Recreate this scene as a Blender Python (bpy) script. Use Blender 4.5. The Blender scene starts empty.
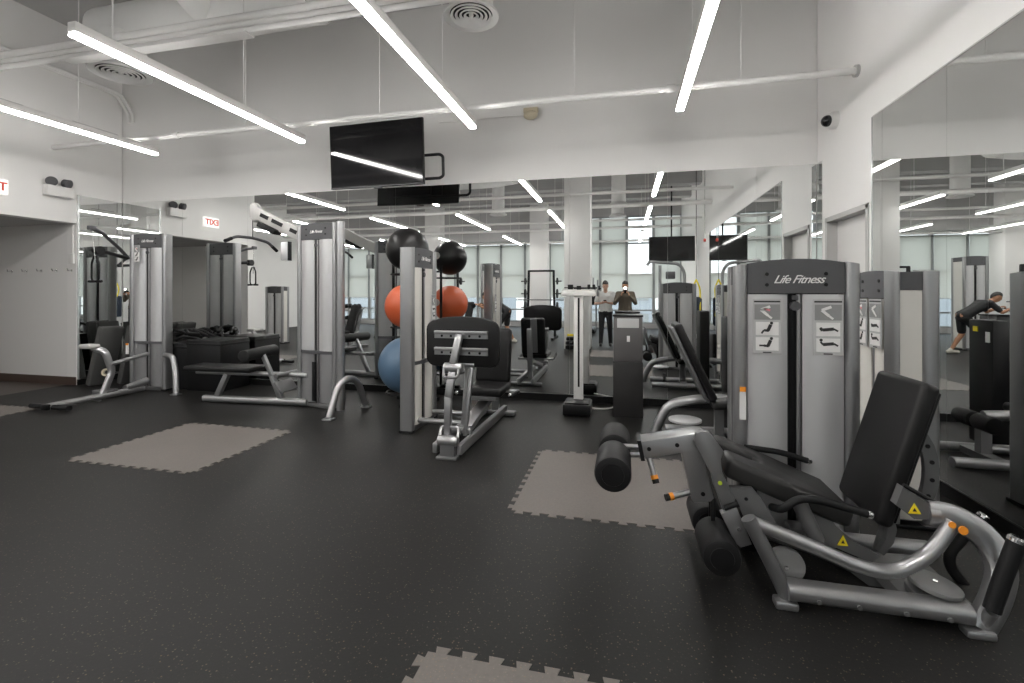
import bpy, bmesh, math, random
from mathutils import Vector, Matrix
random.seed(7)
C = bpy.context.scene.collection
PI = math.pi
V = Vector
CAM_H = 1.47

# ------------------------------------------------------------------ materials
def mat(name, col, rough=0.5, metal=0.0, spec=0.5, noise=0.0, nscale=40.0, bump=0.0, emit=None, estr=0.0, coat=0.0, aniso=None):
    m = bpy.data.materials.new(name); m.use_nodes = True
    nt = m.node_tree; b = nt.nodes['Principled BSDF']
    b.inputs['Base Color'].default_value = (*col, 1)
    b.inputs['Roughness'].default_value = rough
    b.inputs['Metallic'].default_value = metal
    b.inputs['Specular IOR Level'].default_value = spec
    b.inputs['Coat Weight'].default_value = coat
    if emit:
        b.inputs['Emission Color'].default_value = (*emit, 1)
        b.inputs['Emission Strength'].default_value = estr
    if noise or bump:
        tc = nt.nodes.new('ShaderNodeTexCoord')
        n = nt.nodes.new('ShaderNodeTexNoise'); n.inputs['Scale'].default_value = nscale
        n.inputs['Detail'].default_value = 4
        nt.links.new(tc.outputs['Object'], n.inputs['Vector'])
        if noise:
            mx = nt.nodes.new('ShaderNodeMixRGB'); mx.blend_type = 'MIX'
            mx.inputs[1].default_value = (*[max(0, c*(1-noise)) for c in col], 1)
            mx.inputs[2].default_value = (*[min(1, c*(1+noise)) for c in col], 1)
            nt.links.new(n.outputs['Fac'], mx.inputs[0])
            nt.links.new(mx.outputs[0], b.inputs['Base Color'])
        if bump:
            bp = nt.nodes.new('ShaderNodeBump'); bp.inputs['Strength'].default_value = bump
            bp.inputs['Distance'].default_value = 0.004
            nt.links.new(n.outputs['Fac'], bp.inputs['Height'])
            nt.links.new(bp.outputs[0], b.inputs['Normal'])
    return m

def rubber_floor(name, base, flecks, dens, rough, spec):
    m = bpy.data.materials.new(name); m.use_nodes = True
    nt = m.node_tree; N = nt.nodes; L = nt.links; b = N['Principled BSDF']
    tc = N.new('ShaderNodeTexCoord')
    vor = N.new('ShaderNodeTexVoronoi'); vor.inputs['Scale'].default_value = 120
    L.new(tc.outputs['Object'], vor.inputs['Vector'])
    sep = N.new('ShaderNodeSeparateColor'); L.new(vor.outputs['Color'], sep.inputs[0])
    gt = N.new('ShaderNodeMath'); gt.operation = 'GREATER_THAN'; gt.inputs[1].default_value = 1-dens
    L.new(sep.outputs[0], gt.inputs[0])
    lt = N.new('ShaderNodeMath'); lt.operation = 'LESS_THAN'; lt.inputs[1].default_value = 0.42
    L.new(vor.outputs['Distance'], lt.inputs[0])
    mu = N.new('ShaderNodeMath'); mu.operation = 'MULTIPLY'
    L.new(gt.outputs[0], mu.inputs[0]); L.new(lt.outputs[0], mu.inputs[1])
    no = N.new('ShaderNodeTexNoise'); no.inputs['Scale'].default_value = 1.3; no.inputs['Detail'].default_value = 5
    L.new(tc.outputs['Object'], no.inputs['Vector'])
    n2 = N.new('ShaderNodeTexNoise'); n2.inputs['Scale'].default_value = 60; n2.inputs['Detail'].default_value = 3
    L.new(tc.outputs['Object'], n2.inputs['Vector'])
    ad = N.new('ShaderNodeMath'); ad.operation = 'ADD'
    L.new(no.outputs['Fac'], ad.inputs[0]); L.new(n2.outputs['Fac'], ad.inputs[1])
    hf = N.new('ShaderNodeMath'); hf.operation = 'MULTIPLY'; hf.inputs[1].default_value = 0.5
    L.new(ad.outputs[0], hf.inputs[0])
    mx = N.new('ShaderNodeMixRGB'); mx.inputs[1].default_value = (*[c*0.7 for c in base], 1); mx.inputs[2].default_value = (*[c*1.3 for c in base], 1)
    L.new(hf.outputs[0], mx.inputs[0])
    m2 = N.new('ShaderNodeMixRGB'); L.new(mx.outputs[0], m2.inputs[1])
    # flecks vary between light grey and tan
    m3 = N.new('ShaderNodeMixRGB'); m3.inputs[1].default_value = (*flecks, 1); m3.inputs[2].default_value = (flecks[0]*1.1, flecks[1]*0.85, flecks[2]*0.6, 1)
    L.new(sep.outputs[1], m3.inputs[0]); L.new(m3.outputs[0], m2.inputs[2])
    m4 = N.new('ShaderNodeMath'); m4.operation = 'MULTIPLY'; L.new(mu.outputs[0], m4.inputs[0]); L.new(sep.outputs[2], m4.inputs[1]); L.new(m4.outputs[0], m2.inputs[0])
    L.new(m2.outputs[0], b.inputs['Base Color'])
    b.inputs['Roughness'].default_value = rough; b.inputs['Specular IOR Level'].default_value = spec
    bp = N.new('ShaderNodeBump'); bp.inputs['Strength'].default_value = 0.15; bp.inputs['Distance'].default_value = 0.002
    L.new(n2.outputs['Fac'], bp.inputs['Height']); L.new(bp.outputs[0], b.inputs['Normal'])
    return m

M = {}
M['floor'] = rubber_floor('black_fleck_rubber', (0.0125, 0.0122, 0.0118), (0.085, 0.075, 0.062), 0.13, 0.46, 0.17)
M['tile'] = rubber_floor('light_rubber_tile', (0.128, 0.114, 0.104), (0.18, 0.165, 0.152), 0.2, 0.55, 0.4)
M['wood'] = mat('brown_floor', (0.06, 0.046, 0.038), 0.4, noise=0.2, nscale=8)
M['wall'] = mat('white_wall_paint', (0.79, 0.78, 0.765), 0.7, noise=0.015, nscale=3)
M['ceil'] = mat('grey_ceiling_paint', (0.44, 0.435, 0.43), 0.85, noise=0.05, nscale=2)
M['recess'] = mat('grey_wall_paint', (0.76, 0.75, 0.735), 0.7)
M['brown'] = mat('brown_base', (0.07, 0.045, 0.035), 0.5)
M['blackbase'] = mat('black_vinyl_base', (0.0077, 0.0077, 0.0077), 0.35, spec=0.28)
M['mirror'] = mat('mirror_glass', (0.85, 0.862, 0.855), 0.0, 1.0)
M['edge'] = mat('polished_edge', (0.75, 0.78, 0.77), 0.15, 0.6)
M['silver'] = mat('silver_powder_coat', (0.40, 0.40, 0.405), 0.30, 0.8, noise=0.03, nscale=90)
M['silver_d'] = mat('grey_powder_coat', (0.20, 0.20, 0.203), 0.36, 0.6)
M['cream'] = mat('pale_frame_paint', (0.50, 0.49, 0.475), 0.4, 0.15)
M['guard'] = mat('grey_guard_plastic', (0.20, 0.20, 0.20), 0.4)
M['panel'] = mat('grey_shroud_plastic', (0.60, 0.60, 0.605), 0.33, 0.35)
M['panel_d'] = mat('smoked_shroud_plastic', (0.26, 0.26, 0.265), 0.25, 0.2)
M['panel_w'] = mat('ivory_shroud_plastic', (0.72, 0.70, 0.655), 0.35, 0.0)
M['head'] = mat('charcoal_plastic', (0.075, 0.075, 0.08), 0.5, noise=0.1, nscale=120)
M['black'] = mat('black_plastic', (0.0066, 0.0066, 0.0072), 0.4, spec=0.28)
M['foam'] = mat('black_foam', (0.0088, 0.0088, 0.0094), 0.55, bump=0.2, nscale=200, spec=0.28)
M['vinyl'] = mat('black_vinyl', (0.0094, 0.0091, 0.0094), 0.42, bump=0.12, nscale=320, spec=0.28)
M['vinyl2'] = mat('grey_vinyl', (0.0220, 0.0215, 0.0212), 0.45, bump=0.12, nscale=320, spec=0.28)
M['chrome'] = mat('chrome', (0.78, 0.78, 0.78), 0.12, 1.0)
M['white'] = mat('white_enamel', (0.78, 0.77, 0.75), 0.35)
M['pipe'] = mat('white_pipe_paint', (0.80, 0.79, 0.775), 0.55)
M['duct'] = mat('white_duct_paint', (0.80, 0.795, 0.78), 0.6)
M['slotdark'] = mat('dark_slot', (0.0165, 0.0165, 0.0165), 0.6, spec=0.28)
M['lamp'] = mat('lamp_diffuser', (0.9, 0.9, 0.9), 0.4, emit=(1.0, 0.975, 0.945), estr=27.0)
M['screen'] = mat('black_screen_glass', (0.008, 0.008, 0.009), 0.06, spec=0.5)
M['yellow'] = mat('caution_yellow', (0.85, 0.68, 0.02), 0.5)
M['orange'] = mat('orange_plastic', (0.85, 0.30, 0.02), 0.45)
M['lime'] = mat('lime_dot', (0.55, 0.68, 0.05), 0.5)
M['red'] = mat('red_letter', (0.75, 0.06, 0.03), 0.5)
M['ball_k'] = mat('black_ball_rubber', (0.0121, 0.0116, 0.0116), 0.33, spec=0.28)
M['ball_o'] = mat('orange_ball_rubber', (0.62, 0.115, 0.04), 0.38)
M['ball_b'] = mat('blue_ball_rubber', (0.085, 0.15, 0.235), 0.42)
M['plug'] = mat('grey_plug', (0.42, 0.41, 0.40), 0.5)
M['plac'] = mat('placard_grey', (0.50, 0.50, 0.50), 0.4)
M['plac_d'] = mat('placard_dark_grey', (0.27, 0.27, 0.27), 0.4)
M['paper'] = mat('placard_white', (0.82, 0.81, 0.80), 0.5)
M['ink'] = mat('ink_black', (0.03, 0.03, 0.03), 0.6)
M['pink'] = mat('muscle_pink', (0.75, 0.25, 0.28), 0.5)
M['exit'] = mat('exit_sign_white', (0.85, 0.83, 0.80), 0.4, emit=(1, 0.95, 0.92), estr=0.35)
M['matfoam'] = mat('grey_mat_foam', (0.085, 0.085, 0.083), 0.6, noise=0.1, nscale=30)
M['cabinet'] = mat('grey_cabinet', (0.105, 0.10, 0.10), 0.4, noise=0.12, nscale=5)
M['cabinet_d'] = mat('dark_cabinet', (0.0275, 0.0264, 0.0264), 0.4, spec=0.28)
M['door'] = mat('door_paint', (0.70, 0.69, 0.675), 0.45)
M['doorframe'] = mat('door_frame_grey', (0.45, 0.445, 0.435), 0.4)
M['mullion'] = mat('window_mullion_grey', (0.33, 0.34, 0.34), 0.45, 0.2)
M['skin'] = mat('skin', (0.50, 0.30, 0.22), 0.5)
M['skin2'] = mat('tanned_skin', (0.42, 0.21, 0.12), 0.5)
M['hair'] = mat('dark_hair', (0.018, 0.014, 0.012), 0.6)
M['tee'] = mat('pale_grey_tshirt', (0.62, 0.62, 0.61), 0.8)
M['jacket'] = mat('olive_brown_jacket', (0.115, 0.095, 0.07), 0.8)
M['trouser'] = mat('black_trousers', (0.018, 0.018, 0.02), 0.8)
M['sport'] = mat('black_sportswear', (0.014, 0.014, 0.016), 0.7)
M['shoe'] = mat('dark_shoe', (0.03, 0.03, 0.03), 0.6)
M['shoe_w'] = mat('pale_shoe', (0.6, 0.57, 0.5), 0.6)
M['flash'] = mat('flash_light', (1, 1, 1), 0.3, emit=(1, 0.98, 0.95), estr=9.0)
M['navy'] = mat('navy_bag', (0.02, 0.03, 0.05), 0.7)
M['city'] = mat('far_building', (0.42, 0.45, 0.48), 0.8, noise=0.1, nscale=0.2)
M['board'] = mat('dark_board', (0.06, 0.06, 0.065), 0.5, noise=0.4, nscale=9)
M['copper'] = mat('beige_box', (0.55, 0.49, 0.36), 0.5)
M['iron'] = mat('black_iron', (0.0110, 0.0110, 0.0116), 0.45, 0.2, spec=0.28)

def fabric_shade():
    m = bpy.data.materials.new('roller_shade_fabric'); m.use_nodes = True
    nt = m.node_tree; nt.nodes.clear()
    o = nt.nodes.new('ShaderNodeOutputMaterial'); mx = nt.nodes.new('ShaderNodeMixShader'); mx.inputs[0].default_value = 0.62
    d = nt.nodes.new('ShaderNodeBsdfDiffuse'); d.inputs[0].default_value = (0.75, 0.76, 0.74, 1)
    t = nt.nodes.new('ShaderNodeBsdfTranslucent'); t.inputs[0].default_value = (0.86, 0.86, 0.82, 1)
    nt.links.new(d.outputs[0], mx.inputs[1]); nt.links.new(t.outputs[0], mx.inputs[2]); nt.links.new(mx.outputs[0], o.inputs[0])
    return m
M['shade'] = fabric_shade()
def clear_glass():
    m = bpy.data.materials.new('window_glass'); m.use_nodes = True
    nt = m.node_tree; nt.nodes.clear()
    o = nt.nodes.new('ShaderNodeOutputMaterial'); mx = nt.nodes.new('ShaderNodeMixShader'); mx.inputs[0].default_value = 0.06
    t = nt.nodes.new('ShaderNodeBsdfTransparent'); t.inputs[0].default_value = (0.95, 0.97, 0.965, 1)
    g = nt.nodes.new('ShaderNodeBsdfGlossy'); g.inputs['Roughness'].default_value = 0.0
    nt.links.new(t.outputs[0], mx.inputs[1]); nt.links.new(g.outputs[0], mx.inputs[2]); nt.links.new(mx.outputs[0], o.inputs[0])
    return m
M['glass'] = clear_glass()

# ------------------------------------------------------------------ mesh builder
class MB:
    def __init__(s, T=None):
        s.bm = bmesh.new(); s.T = T or Matrix.Identity(4); s.mi = 0
    def _add(s, bm2, smooth=False):
        vmap = {}
        for v in bm2.verts: vmap[v] = s.bm.verts.new(s.T @ v.co)
        for f in bm2.faces:
            try:
                nf = s.bm.faces.new([vmap[v] for v in f.verts]); nf.smooth = smooth or f.smooth; nf.material_index = s.mi
            except ValueError: pass
        bm2.free()
    def box(s, c, d, bev=0.0, rot=None, seg=2, smooth=None):
        b = bmesh.new(); bmesh.ops.create_cube(b, size=1)
        for v in b.verts: v.co = V((v.co.x*d[0], v.co.y*d[1], v.co.z*d[2]))
        if bev > 0: bmesh.ops.bevel(b, geom=b.edges[:], offset=min(bev, min(d)*0.49), segments=seg, profile=0.5, affect='EDGES')
        R = rot if rot is not None else Matrix.Identity(3)
        for v in b.verts: v.co = R @ v.co + V(c)
        s._add(b, smooth=(bev > 0.012 if smooth is None else smooth)); return s
    def beam(s, a, b_, w, h, up=(0, 0, 1), bev=0.0):
        a, b_ = V(a), V(b_); d = b_-a; L = d.length; x = d.normalized(); u = V(up)
        y = u.cross(x)
        if y.length < 1e-4: y = V((0, 1, 0)).cross(x)
        y.normalize(); z = x.cross(y)
        R = Matrix((x, y, z)).transposed()
        return s.box((a+b_)/2, (L, w, h), bev, R)
    def _path(s, pts, fil, n=5):
        pts = [V(p) for p in pts]
        if fil <= 0 or len(pts) < 3: return pts
        out = [pts[0]]
        for i in range(1, len(pts)-1):
            p0, p, p1 = pts[i-1], pts[i], pts[i+1]
            d0 = (p0-p); d1 = (p1-p); f = min(fil, d0.length*0.49, d1.length*0.49)
            A = p+d0.normalized()*f; B = p+d1.normalized()*f
            for k in range(n+1):
                t = k/n; out.append(A*(1-t)**2+p*2*t*(1-t)+B*t*t)
        out.append(pts[-1]); return out
    def tube(s, pts, r, fil=0.0, n=14, prof=None, up=None):
        P = s._path(pts, fil); b = bmesh.new(); rings = []
        t0 = (P[1]-P[0]).normalized()
        ref = V(up) if up else (V((0, 0, 1)) if abs(t0.z) < 0.9 else V((0, 1, 0)))
        nrm = (ref - t0*ref.dot(t0)).normalized()
        for i, p in enumerate(P):
            if i == 0: t = (P[1]-P[0]).normalized()
            elif i == len(P)-1: t = (P[-1]-P[-2]).normalized()
            else:
                t = ((P[i]-P[i-1]).normalized()+(P[i+1]-P[i]).normalized()).normalized()
            if up: ref2 = V(up); nrm = (ref2 - t*ref2.dot(t)).normalized()
            else: nrm = (nrm - t*nrm.dot(t)).normalized()
            bi = t.cross(nrm)
            rr = r[i] if isinstance(r, (list, tuple)) else r
            ring = []
            if prof:
                for (a, c) in prof: ring.append(b.verts.new(p+bi*a+nrm*c))
            else:
                for k in range(n):
                    an = 2*PI*k/n; ring.append(b.verts.new(p+nrm*math.cos(an)*rr+bi*math.sin(an)*rr))
            rings.append(ring)
        m = len(rings[0])
        for i in range(len(rings)-1):
            for k in range(m):
                f = b.faces.new((rings[i][k], rings[i][(k+1) % m], rings[i+1][(k+1) % m], rings[i+1][k])); f.smooth = True
        b.faces.new(rings[0][::-1]); b.faces.new(rings[-1])
        bmesh.ops.recalc_face_normals(b, faces=b.faces[:])
        s._add(b); return s
    def cyl(s, a, b_, r, n=24, bev=0.0):
        a, b_ = V(a), V(b_); L = (b_-a).length; d = (b_-a).normalized()
        pr = [(0, 0), (r, 0), (r, L), (0, L)]
        if bev: pr = [(0, 0), (r-bev, 0), (r-bev*0.3, bev*0.3), (r, bev), (r, L-bev), (r-bev*0.3, L-bev*0.3), (r-bev, L), (0, L)]
        return s.lathe(pr, a, d, n)
    def lathe(s, prof, o, axis=(0, 0, 1), n=24, smooth=True):
        z = V(axis).normalized(); x = z.orthogonal().normalized(); y = z.cross(x); o = V(o)
        b = bmesh.new(); rings = []
        for (r, h) in prof:
            if r < 1e-6: rings.append([b.verts.new(o+z*h)])
            else: rings.append([b.verts.new(o+z*h+(x*math.cos(2*PI*k/n)+y*math.sin(2*PI*k/n))*r) for k in range(n)])
        for i in range(len(rings)-1):
            A, B = rings[i], rings[i+1]
            fl = abs(prof[i][1]-prof[i+1][1]) < 1e-6
            for k in range(n):
                k2 = (k+1) % n
                if len(A) == 1 and len(B) == 1: continue
                if len(A) == 1: f = b.faces.new((A[0], B[k], B[k2]))
                elif len(B) == 1: f = b.faces.new((A[k], B[0], A[k2]))
                else: f = b.faces.new((A[k], B[k], B[k2], A[k2]))
                f.smooth = smooth and not fl
        bmesh.ops.recalc_face_normals(b, faces=b.faces[:])
        s._add(b); return s
    def ball(s, c, r, sc=(1, 1, 1), n=24, rot=None):
        b = bmesh.new(); bmesh.ops.create_uvsphere(b, u_segments=n, v_segments=max(8, n*2//3), radius=1)
        R = rot if rot is not None else Matrix.Identity(3)
        for v in b.verts: v.co = R @ V((v.co.x*r*sc[0], v.co.y*r*sc[1], v.co.z*r*sc[2]))+V(c)
        s._add(b, smooth=True); return s
    def cap(s, a, b_, ra, rb, n=14):
        """tapered limb with round ends"""
        a, b_ = V(a), V(b_); d = b_-a; L = d.length
        if L < 1e-5: return s.ball(a, ra, n=n)
        pr = []
        for k in range(5): t = PI/2*(1-k/4); pr.append((ra*math.cos(t), -ra*math.sin(t)))
        for k in range(5): t = PI/2*k/4; pr.append((rb*math.cos(t), L+rb*math.sin(t)))
        pr[0] = (0, -ra); pr[-1] = (0, L+rb)
        return s.lathe(pr, a, d, n)
    def prism(s, poly, ext, bev=0.0, smooth=False):
        b = bmesh.new(); e = V(ext)
        v0 = [b.verts.new(V(p)) for p in poly]; v1 = [b.verts.new(V(p)+e) for p in poly]
        n = len(poly)
        b.faces.new(v0[::-1]); b.faces.new(v1)
        for i in range(n):
            f = b.faces.new((v0[i], v0[(i+1) % n], v1[(i+1) % n], v1[i])); f.smooth = smooth
        bmesh.ops.recalc_face_normals(b, faces=b.faces[:])
        if bev > 0:
            ed = [x for x in b.edges if all(len(f.verts) > 0 for f in x.link_faces) and (x.verts[0] in v0) == (x.verts[1] in v0)]
            bmesh.ops.bevel(b, geom=ed, offset=bev, segments=2, profile=0.5, affect='EDGES')
        s._add(b); return s
    def plan(s, pts, z0, ztop, smooth=True):
        """vertical prism of a plan polygon; ztop(x) gives the height"""
        b = bmesh.new()
        zf = ztop if callable(ztop) else (lambda x: ztop)
        v0 = [b.verts.new(V((p[0], p[1], z0))) for p in pts]; v1 = [b.verts.new(V((p[0], p[1], zf(p[0])))) for p in pts]
        n = len(pts); b.faces.new(v0[::-1]); b.faces.new(v1)
        for i in range(n):
            f = b.faces.new((v0[i], v0[(i+1) % n], v1[(i+1) % n], v1[i]))
            a, c = V(pts[i]).to_2d(), V(pts[(i+1) % n]).to_2d(); f.smooth = smooth
        bmesh.ops.recalc_face_normals(b, faces=b.faces[:])
        s._add(b); return s
    def sweep_arc(s, poly, ext): return s.prism(poly, ext)

def link(o): C.objects.link(o); return o
def rootloc(p):
    while p.parent: p = p.parent
    return p.location.copy()
def obj(name, mb, mats, parent=None, label=None, auto=35):
    if not isinstance(mats, (list, tuple)): mats = [mats]
    me = bpy.data.meshes.new(name)
    off = rootloc(parent) if parent else V((0, 0, 0))
    if off.length: bmesh.ops.translate(mb.bm, verts=mb.bm.verts[:], vec=-off)
    mb.bm.to_mesh(me); mb.bm.free()
    for m in mats: me.materials.append(M[m] if isinstance(m, str) else m)
    if auto:
        me.set_sharp_from_angle(angle=math.radians(auto))
    o = bpy.data.objects.new(name, me); link(o)
    if parent: o.parent = parent
    if label: o['label'] = label
    return o
def thing(name, label, cat, loc=(0, 0, 0), group=None):
    o = bpy.data.objects.new(name, None); o.empty_display_size = 0.1; link(o); o.location = loc
    o['label'] = label; o['category'] = cat
    if group: o['group'] = group
    return o
def tag(o, label, cat, group=None, kind=None):
    o['label'] = label; o['category'] = cat
    if group: o['group'] = group
    if kind: o['kind'] = kind
    return o
def setorigin(o, p):
    """move a single-mesh thing's origin"""
    p = V(p); o.data.transform(Matrix.Translation(-p)); o.location = p; return o
def struct(name, mb, m, parent=None):
    o = obj(name, mb, m, parent)
    if not parent: o['kind'] = 'structure'
    return o
def dup(root, delta, label=None, group=None, rotz=0.0):
    r = root.copy(); C.objects.link(r); r.location = root.location+V(delta); r.rotation_euler = (0, 0, rotz)
    if label: r['label'] = label
    if group: r['group'] = group
    for ch in list(root.children):
        c = ch.copy(); C.objects.link(c); c.parent = r
        for g in ch.children:
            d = g.copy(); C.objects.link(d); d.parent = c
    return r
def letters(text, size, T, depth, m, parent, shear=0.0, name='lettering', spacing=1.0, bold=0.0):
    cu = bpy.data.curves.new('t', 'FONT'); cu.body = text; cu.size = size; cu.shear = shear
    cu.align_x = 'CENTER'; cu.align_y = 'CENTER'; cu.extrude = depth; cu.space_character = spacing; cu.offset = bold
    t = bpy.data.objects.new('t', cu); C.objects.link(t)
    bpy.context.view_layer.update()
    me = bpy.data.meshes.new_from_object(t.evaluated_get(bpy.context.evaluated_depsgraph_get()))
    bpy.data.objects.remove(t); me.name = name
    me.transform(Matrix.Translation(-rootloc(parent)) @ T)
    me.materials.clear(); me.materials.append(M[m])
    o = bpy.data.objects.new(name, me); link(o); o.parent = parent
    return o

# frame whose x runs along a face, y out of... z up ; text lies in x-z plane facing -y
FACE = Matrix.Rotation(PI/2, 4, 'X')
def place(loc, rz): return Matrix.Translation(V(loc)) @ Matrix.Rotation(rz, 4, 'Z')

# ------------------------------------------------------------------ room shell
XL, XR, YB, YF, ZC = -8.49, 2.28, 6.42, -7.5, 5.65
XW = -14.0
b = MB(); b.box(((XL+XR)/2, (YB+YF)/2, -0.1), (XR-XL+0.4, YB-YF+0.4, 0.2)); b.box(((XL-0.2+XW)/2, (3.4+YF)/2, -0.1), (XL-0.2-XW+0.2, 3.4-YF+0.2, 0.2)); struct('floor', b, 'floor')
b = MB(); b.box((-9.75, 4.66, -0.1), (2.12, 2.3, 0.2)); struct('floor_recess', b, 'wood')
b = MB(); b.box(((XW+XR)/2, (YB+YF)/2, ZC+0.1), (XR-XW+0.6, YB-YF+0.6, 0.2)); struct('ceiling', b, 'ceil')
b = MB(); b.box(((XL+XR)/2, YB+0.11, ZC/2), (XR-XL+0.4, 0.2, ZC)); struct('wall_back', b, 'wall')
# right wall with the door recess cut out
b = MB()
b.box((XR+0.1, (YF+5.18)/2, ZC/2), (0.2, 5.18-YF, ZC)); b.box((XR+0.1, (6.17+YB)/2, ZC/2), (0.2, YB-6.17, ZC))
b.box((XR+0.1, 5.675, (2.34+ZC)/2), (0.2, 0.99, ZC-2.34)); struct('wall_right', b, 'wall')
# left wall with wide opening to the coat recess
RY0, RY1, RH = 3.6, 5.72, 2.58
b = MB()
b.box((XL-0.1, (RY1+YB)/2, ZC/2), (0.2, YB-RY1, ZC)); b.box((XL-0.1, (RY0+RY1)/2, (RH+ZC)/2), (0.2, RY1-RY0, ZC-RH))
b.box((XL-0.1, RY0-0.1, ZC/2), (0.2, 0.2, ZC)); struct('wall_left', b, 'wall')
b = MB(); b.box((XW-0.1, (YF+3.5)/2, ZC/2), (0.2, 3.9-YF, ZC)); struct('wall_far_left', b, 'wall')
b = MB(); b.box(((XW+XL-0.2)/2, 3.5, ZC/2), (XL-0.2-XW, 0.2, ZC)); struct('wall_alcove', b, 'wall')
b = MB(); b.box((-9.6, RY1+0.06, RH/2+0.05), (2.22, 0.1, RH+0.1)); struct('wall_recess', b, 'recess')
b = MB(); b.box((-10.72, 4.66, RH/2), (0.1, 2.1, RH)); struct('wall_recess_end', b, 'recess')
b = MB(); b.box((-9.72, 4.68, RH+0.07), (2.1, 2.3, 0.14)); struct('ceiling_recess', b, 'ceil')
b = MB(); b.box((-9.58, RY1-0.006, 0.065), (2.16, 0.012, 0.13)); b.box((-10.66, 4.66, 0.065), (0.014, 2.08, 0.13)); struct('baseboard_recess', b, 'brown')
b = MB(); b.box(((XL+XR)/2, YB-0.012, 0.045), (XR-XL-0.02, 0.022, 0.09)); struct('baseboard_back', b, 'blackbase')
b = MB(); b.box((XR-0.011, 2.0, 0.045), (0.022, 6.2, 0.09)); struct('baseboard_right', b, 'blackbase')
b = MB(); b.box((XL+0.011, 6.06, 0.045), (0.022, 0.68, 0.09)); struct('baseboard_left', b, 'blackbase')

# window wall behind the photographer
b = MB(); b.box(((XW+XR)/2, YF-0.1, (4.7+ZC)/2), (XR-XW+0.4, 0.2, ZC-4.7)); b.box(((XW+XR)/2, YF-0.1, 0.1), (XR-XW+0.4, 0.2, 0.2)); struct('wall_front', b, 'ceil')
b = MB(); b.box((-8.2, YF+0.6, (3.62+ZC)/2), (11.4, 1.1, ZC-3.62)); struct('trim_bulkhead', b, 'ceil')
nb = 15; bw = (XR-XW)/nb
for i in range(nb):
    x0 = XW+i*bw; x1 = x0+bw
    b = MB()
    b.box((x0+0.03, YF-0.06, 2.45), (0.06, 0.12, 4.5)); b.box((x1-0.03, YF-0.06, 2.45), (0.06, 0.12, 4.5))
    for z in (0.23, 0.75, 2.25, 3.55, 4.67): b.box(((x0+x1)/2, YF-0.06, z), (bw-0.12, 0.1, 0.06))
    w = struct('window_%d' % (i+1), b, 'mullion')
    b = MB(); b.box(((x0+x1)/2, YF-0.09, 2.45), (bw-0.1, 0.008, 4.45)); obj('window_pane', b, 'glass', w)

# pillars
def pillar(name, x, y, w, d):
    b = MB(); b.box((x, y, ZC/2), (w, d, ZC), 0.006); struct(name, b, 'wall')
pillar('pillar', -1.20, 0.05, 0.68, 0.68)
pillar('pillar_near_window', -3.35, -6.2, 0.7, 0.7)
pillar('pillar_far_left', -7.9, -6.2, 0.7, 0.7)

# door in right wall
dr = thing('door_1', 'white door in grey frame set into the right wall', 'door', (XR, 5.675, 0)); dr['kind'] = 'structure'
b = MB()
for y in (5.205, 6.145): b.box((XR+0.05, y, 1.165), (0.12, 0.05, 2.33))
b.box((XR+0.05, 5.675, 2.31), (0.12, 0.99, 0.05)); obj('door_frame', b, 'doorframe', dr)
b = MB(); b.box((XR+0.12, 5.675, 1.145), (0.045, 0.89, 2.28), 0.003); pn = obj('door_panel', b, 'door', dr)
b = MB(); b.tube([(XR+0.1, 5.31, 1.0), (XR+0.05, 5.31, 1.0), (XR+0.05, 5.43, 1.0)], 0.011, 0.02); obj('door_handle', b, 'chrome', pn)
d2 = thing('door_2', 'white door on the far wall of the coat recess', 'door', (-10.66, 4.6, 0)); d2['kind'] = 'structure'
b = MB()
for y in (4.16, 5.04): b.box((-10.645, y, 1.05), (0.05, 0.05, 2.1))
b.box((-10.645, 4.6, 2.125), (0.05, 0.93, 0.05)); obj('door_frame', b, 'doorframe', d2)
b = MB(); b.box((-10.65, 4.6, 1.05), (0.03, 0.83, 2.1)); obj('door_panel', b, 'white', d2)

# ------------------------------------------------------------------ mirrors
def mirror_panel(axis, fixed, a0, a1, z0, z1, parent):
    b = MB(); g = 0.0012; t = 0.006
    if axis == 'y':   # on back wall, facing -y
        b.box(((a0+a1)/2, fixed, (z0+z1)/2), (a1-a0-2*g, t, z1-z0))
    else:
        b.box((fixed, (a0+a1)/2, (z0+z1)/2), (t, a1-a0-2*g, z1-z0))
    return obj('mirror_panel', b, 'mirror', parent, auto=0)
MT = 3.035
mr = thing('wall_mirror', 'wide frameless mirror of tall panels covering the back wall behind the machines', 'mirror', (-3.1, YB, 0))
cuts = [XL+0.01, -7.2, -5.9, -4.6, -3.3, -2.0, -0.72, 0.55, 1.6, XR-0.012]
for p, q in zip(cuts[:-1], cuts[1:]): mirror_panel('y', YB+0.002, p, q, 0.095, MT, mr)
mr2 = thing('wall_mirror', 'large mirror on the right wall beside the door, behind the leg machine', 'mirror', (XR, 2.0, 0))
for p, q in zip([-1.0, 0.3, 1.55, 2.8, 4.05, 4.93], [0.3, 1.55, 2.8, 4.05, 4.93, 5.105]): mirror_panel('x', XR-0.004, p, q, 0.095, 3.12, mr2)
b = MB(); b.box((XR-0.005, 5.111, 1.6), (0.010, 0.011, 3.05)); obj('edge_strip', b, 'edge', mr2)
b = MB(); b.box((XR-0.005, 2.05, 3.127), (0.010, 6.1, 0.012)); obj('top_strip', b, 'doorframe', mr2)
mr3 = thing('wall_mirror', 'narrow mirror strip on the right wall between door and corner', 'mirror', (XR, 6.35, 0)); mirror_panel('x', XR-0.004, 6.26, 6.415, 0.095, MT, mr3)
mr4 = thing('wall_mirror', 'narrow mirror on the left wall at the corner, bright edged', 'mirror', (XL, 6.06, 0)); mirror_panel('x', XL+0.004, 5.75, 6.41, 0.095, MT, mr4)
b = MB(); b.box((XL+0.006, 5.738, 1.56), (0.014, 0.024, 2.95)); obj('edge_strip', b, 'edge', mr4)

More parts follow.
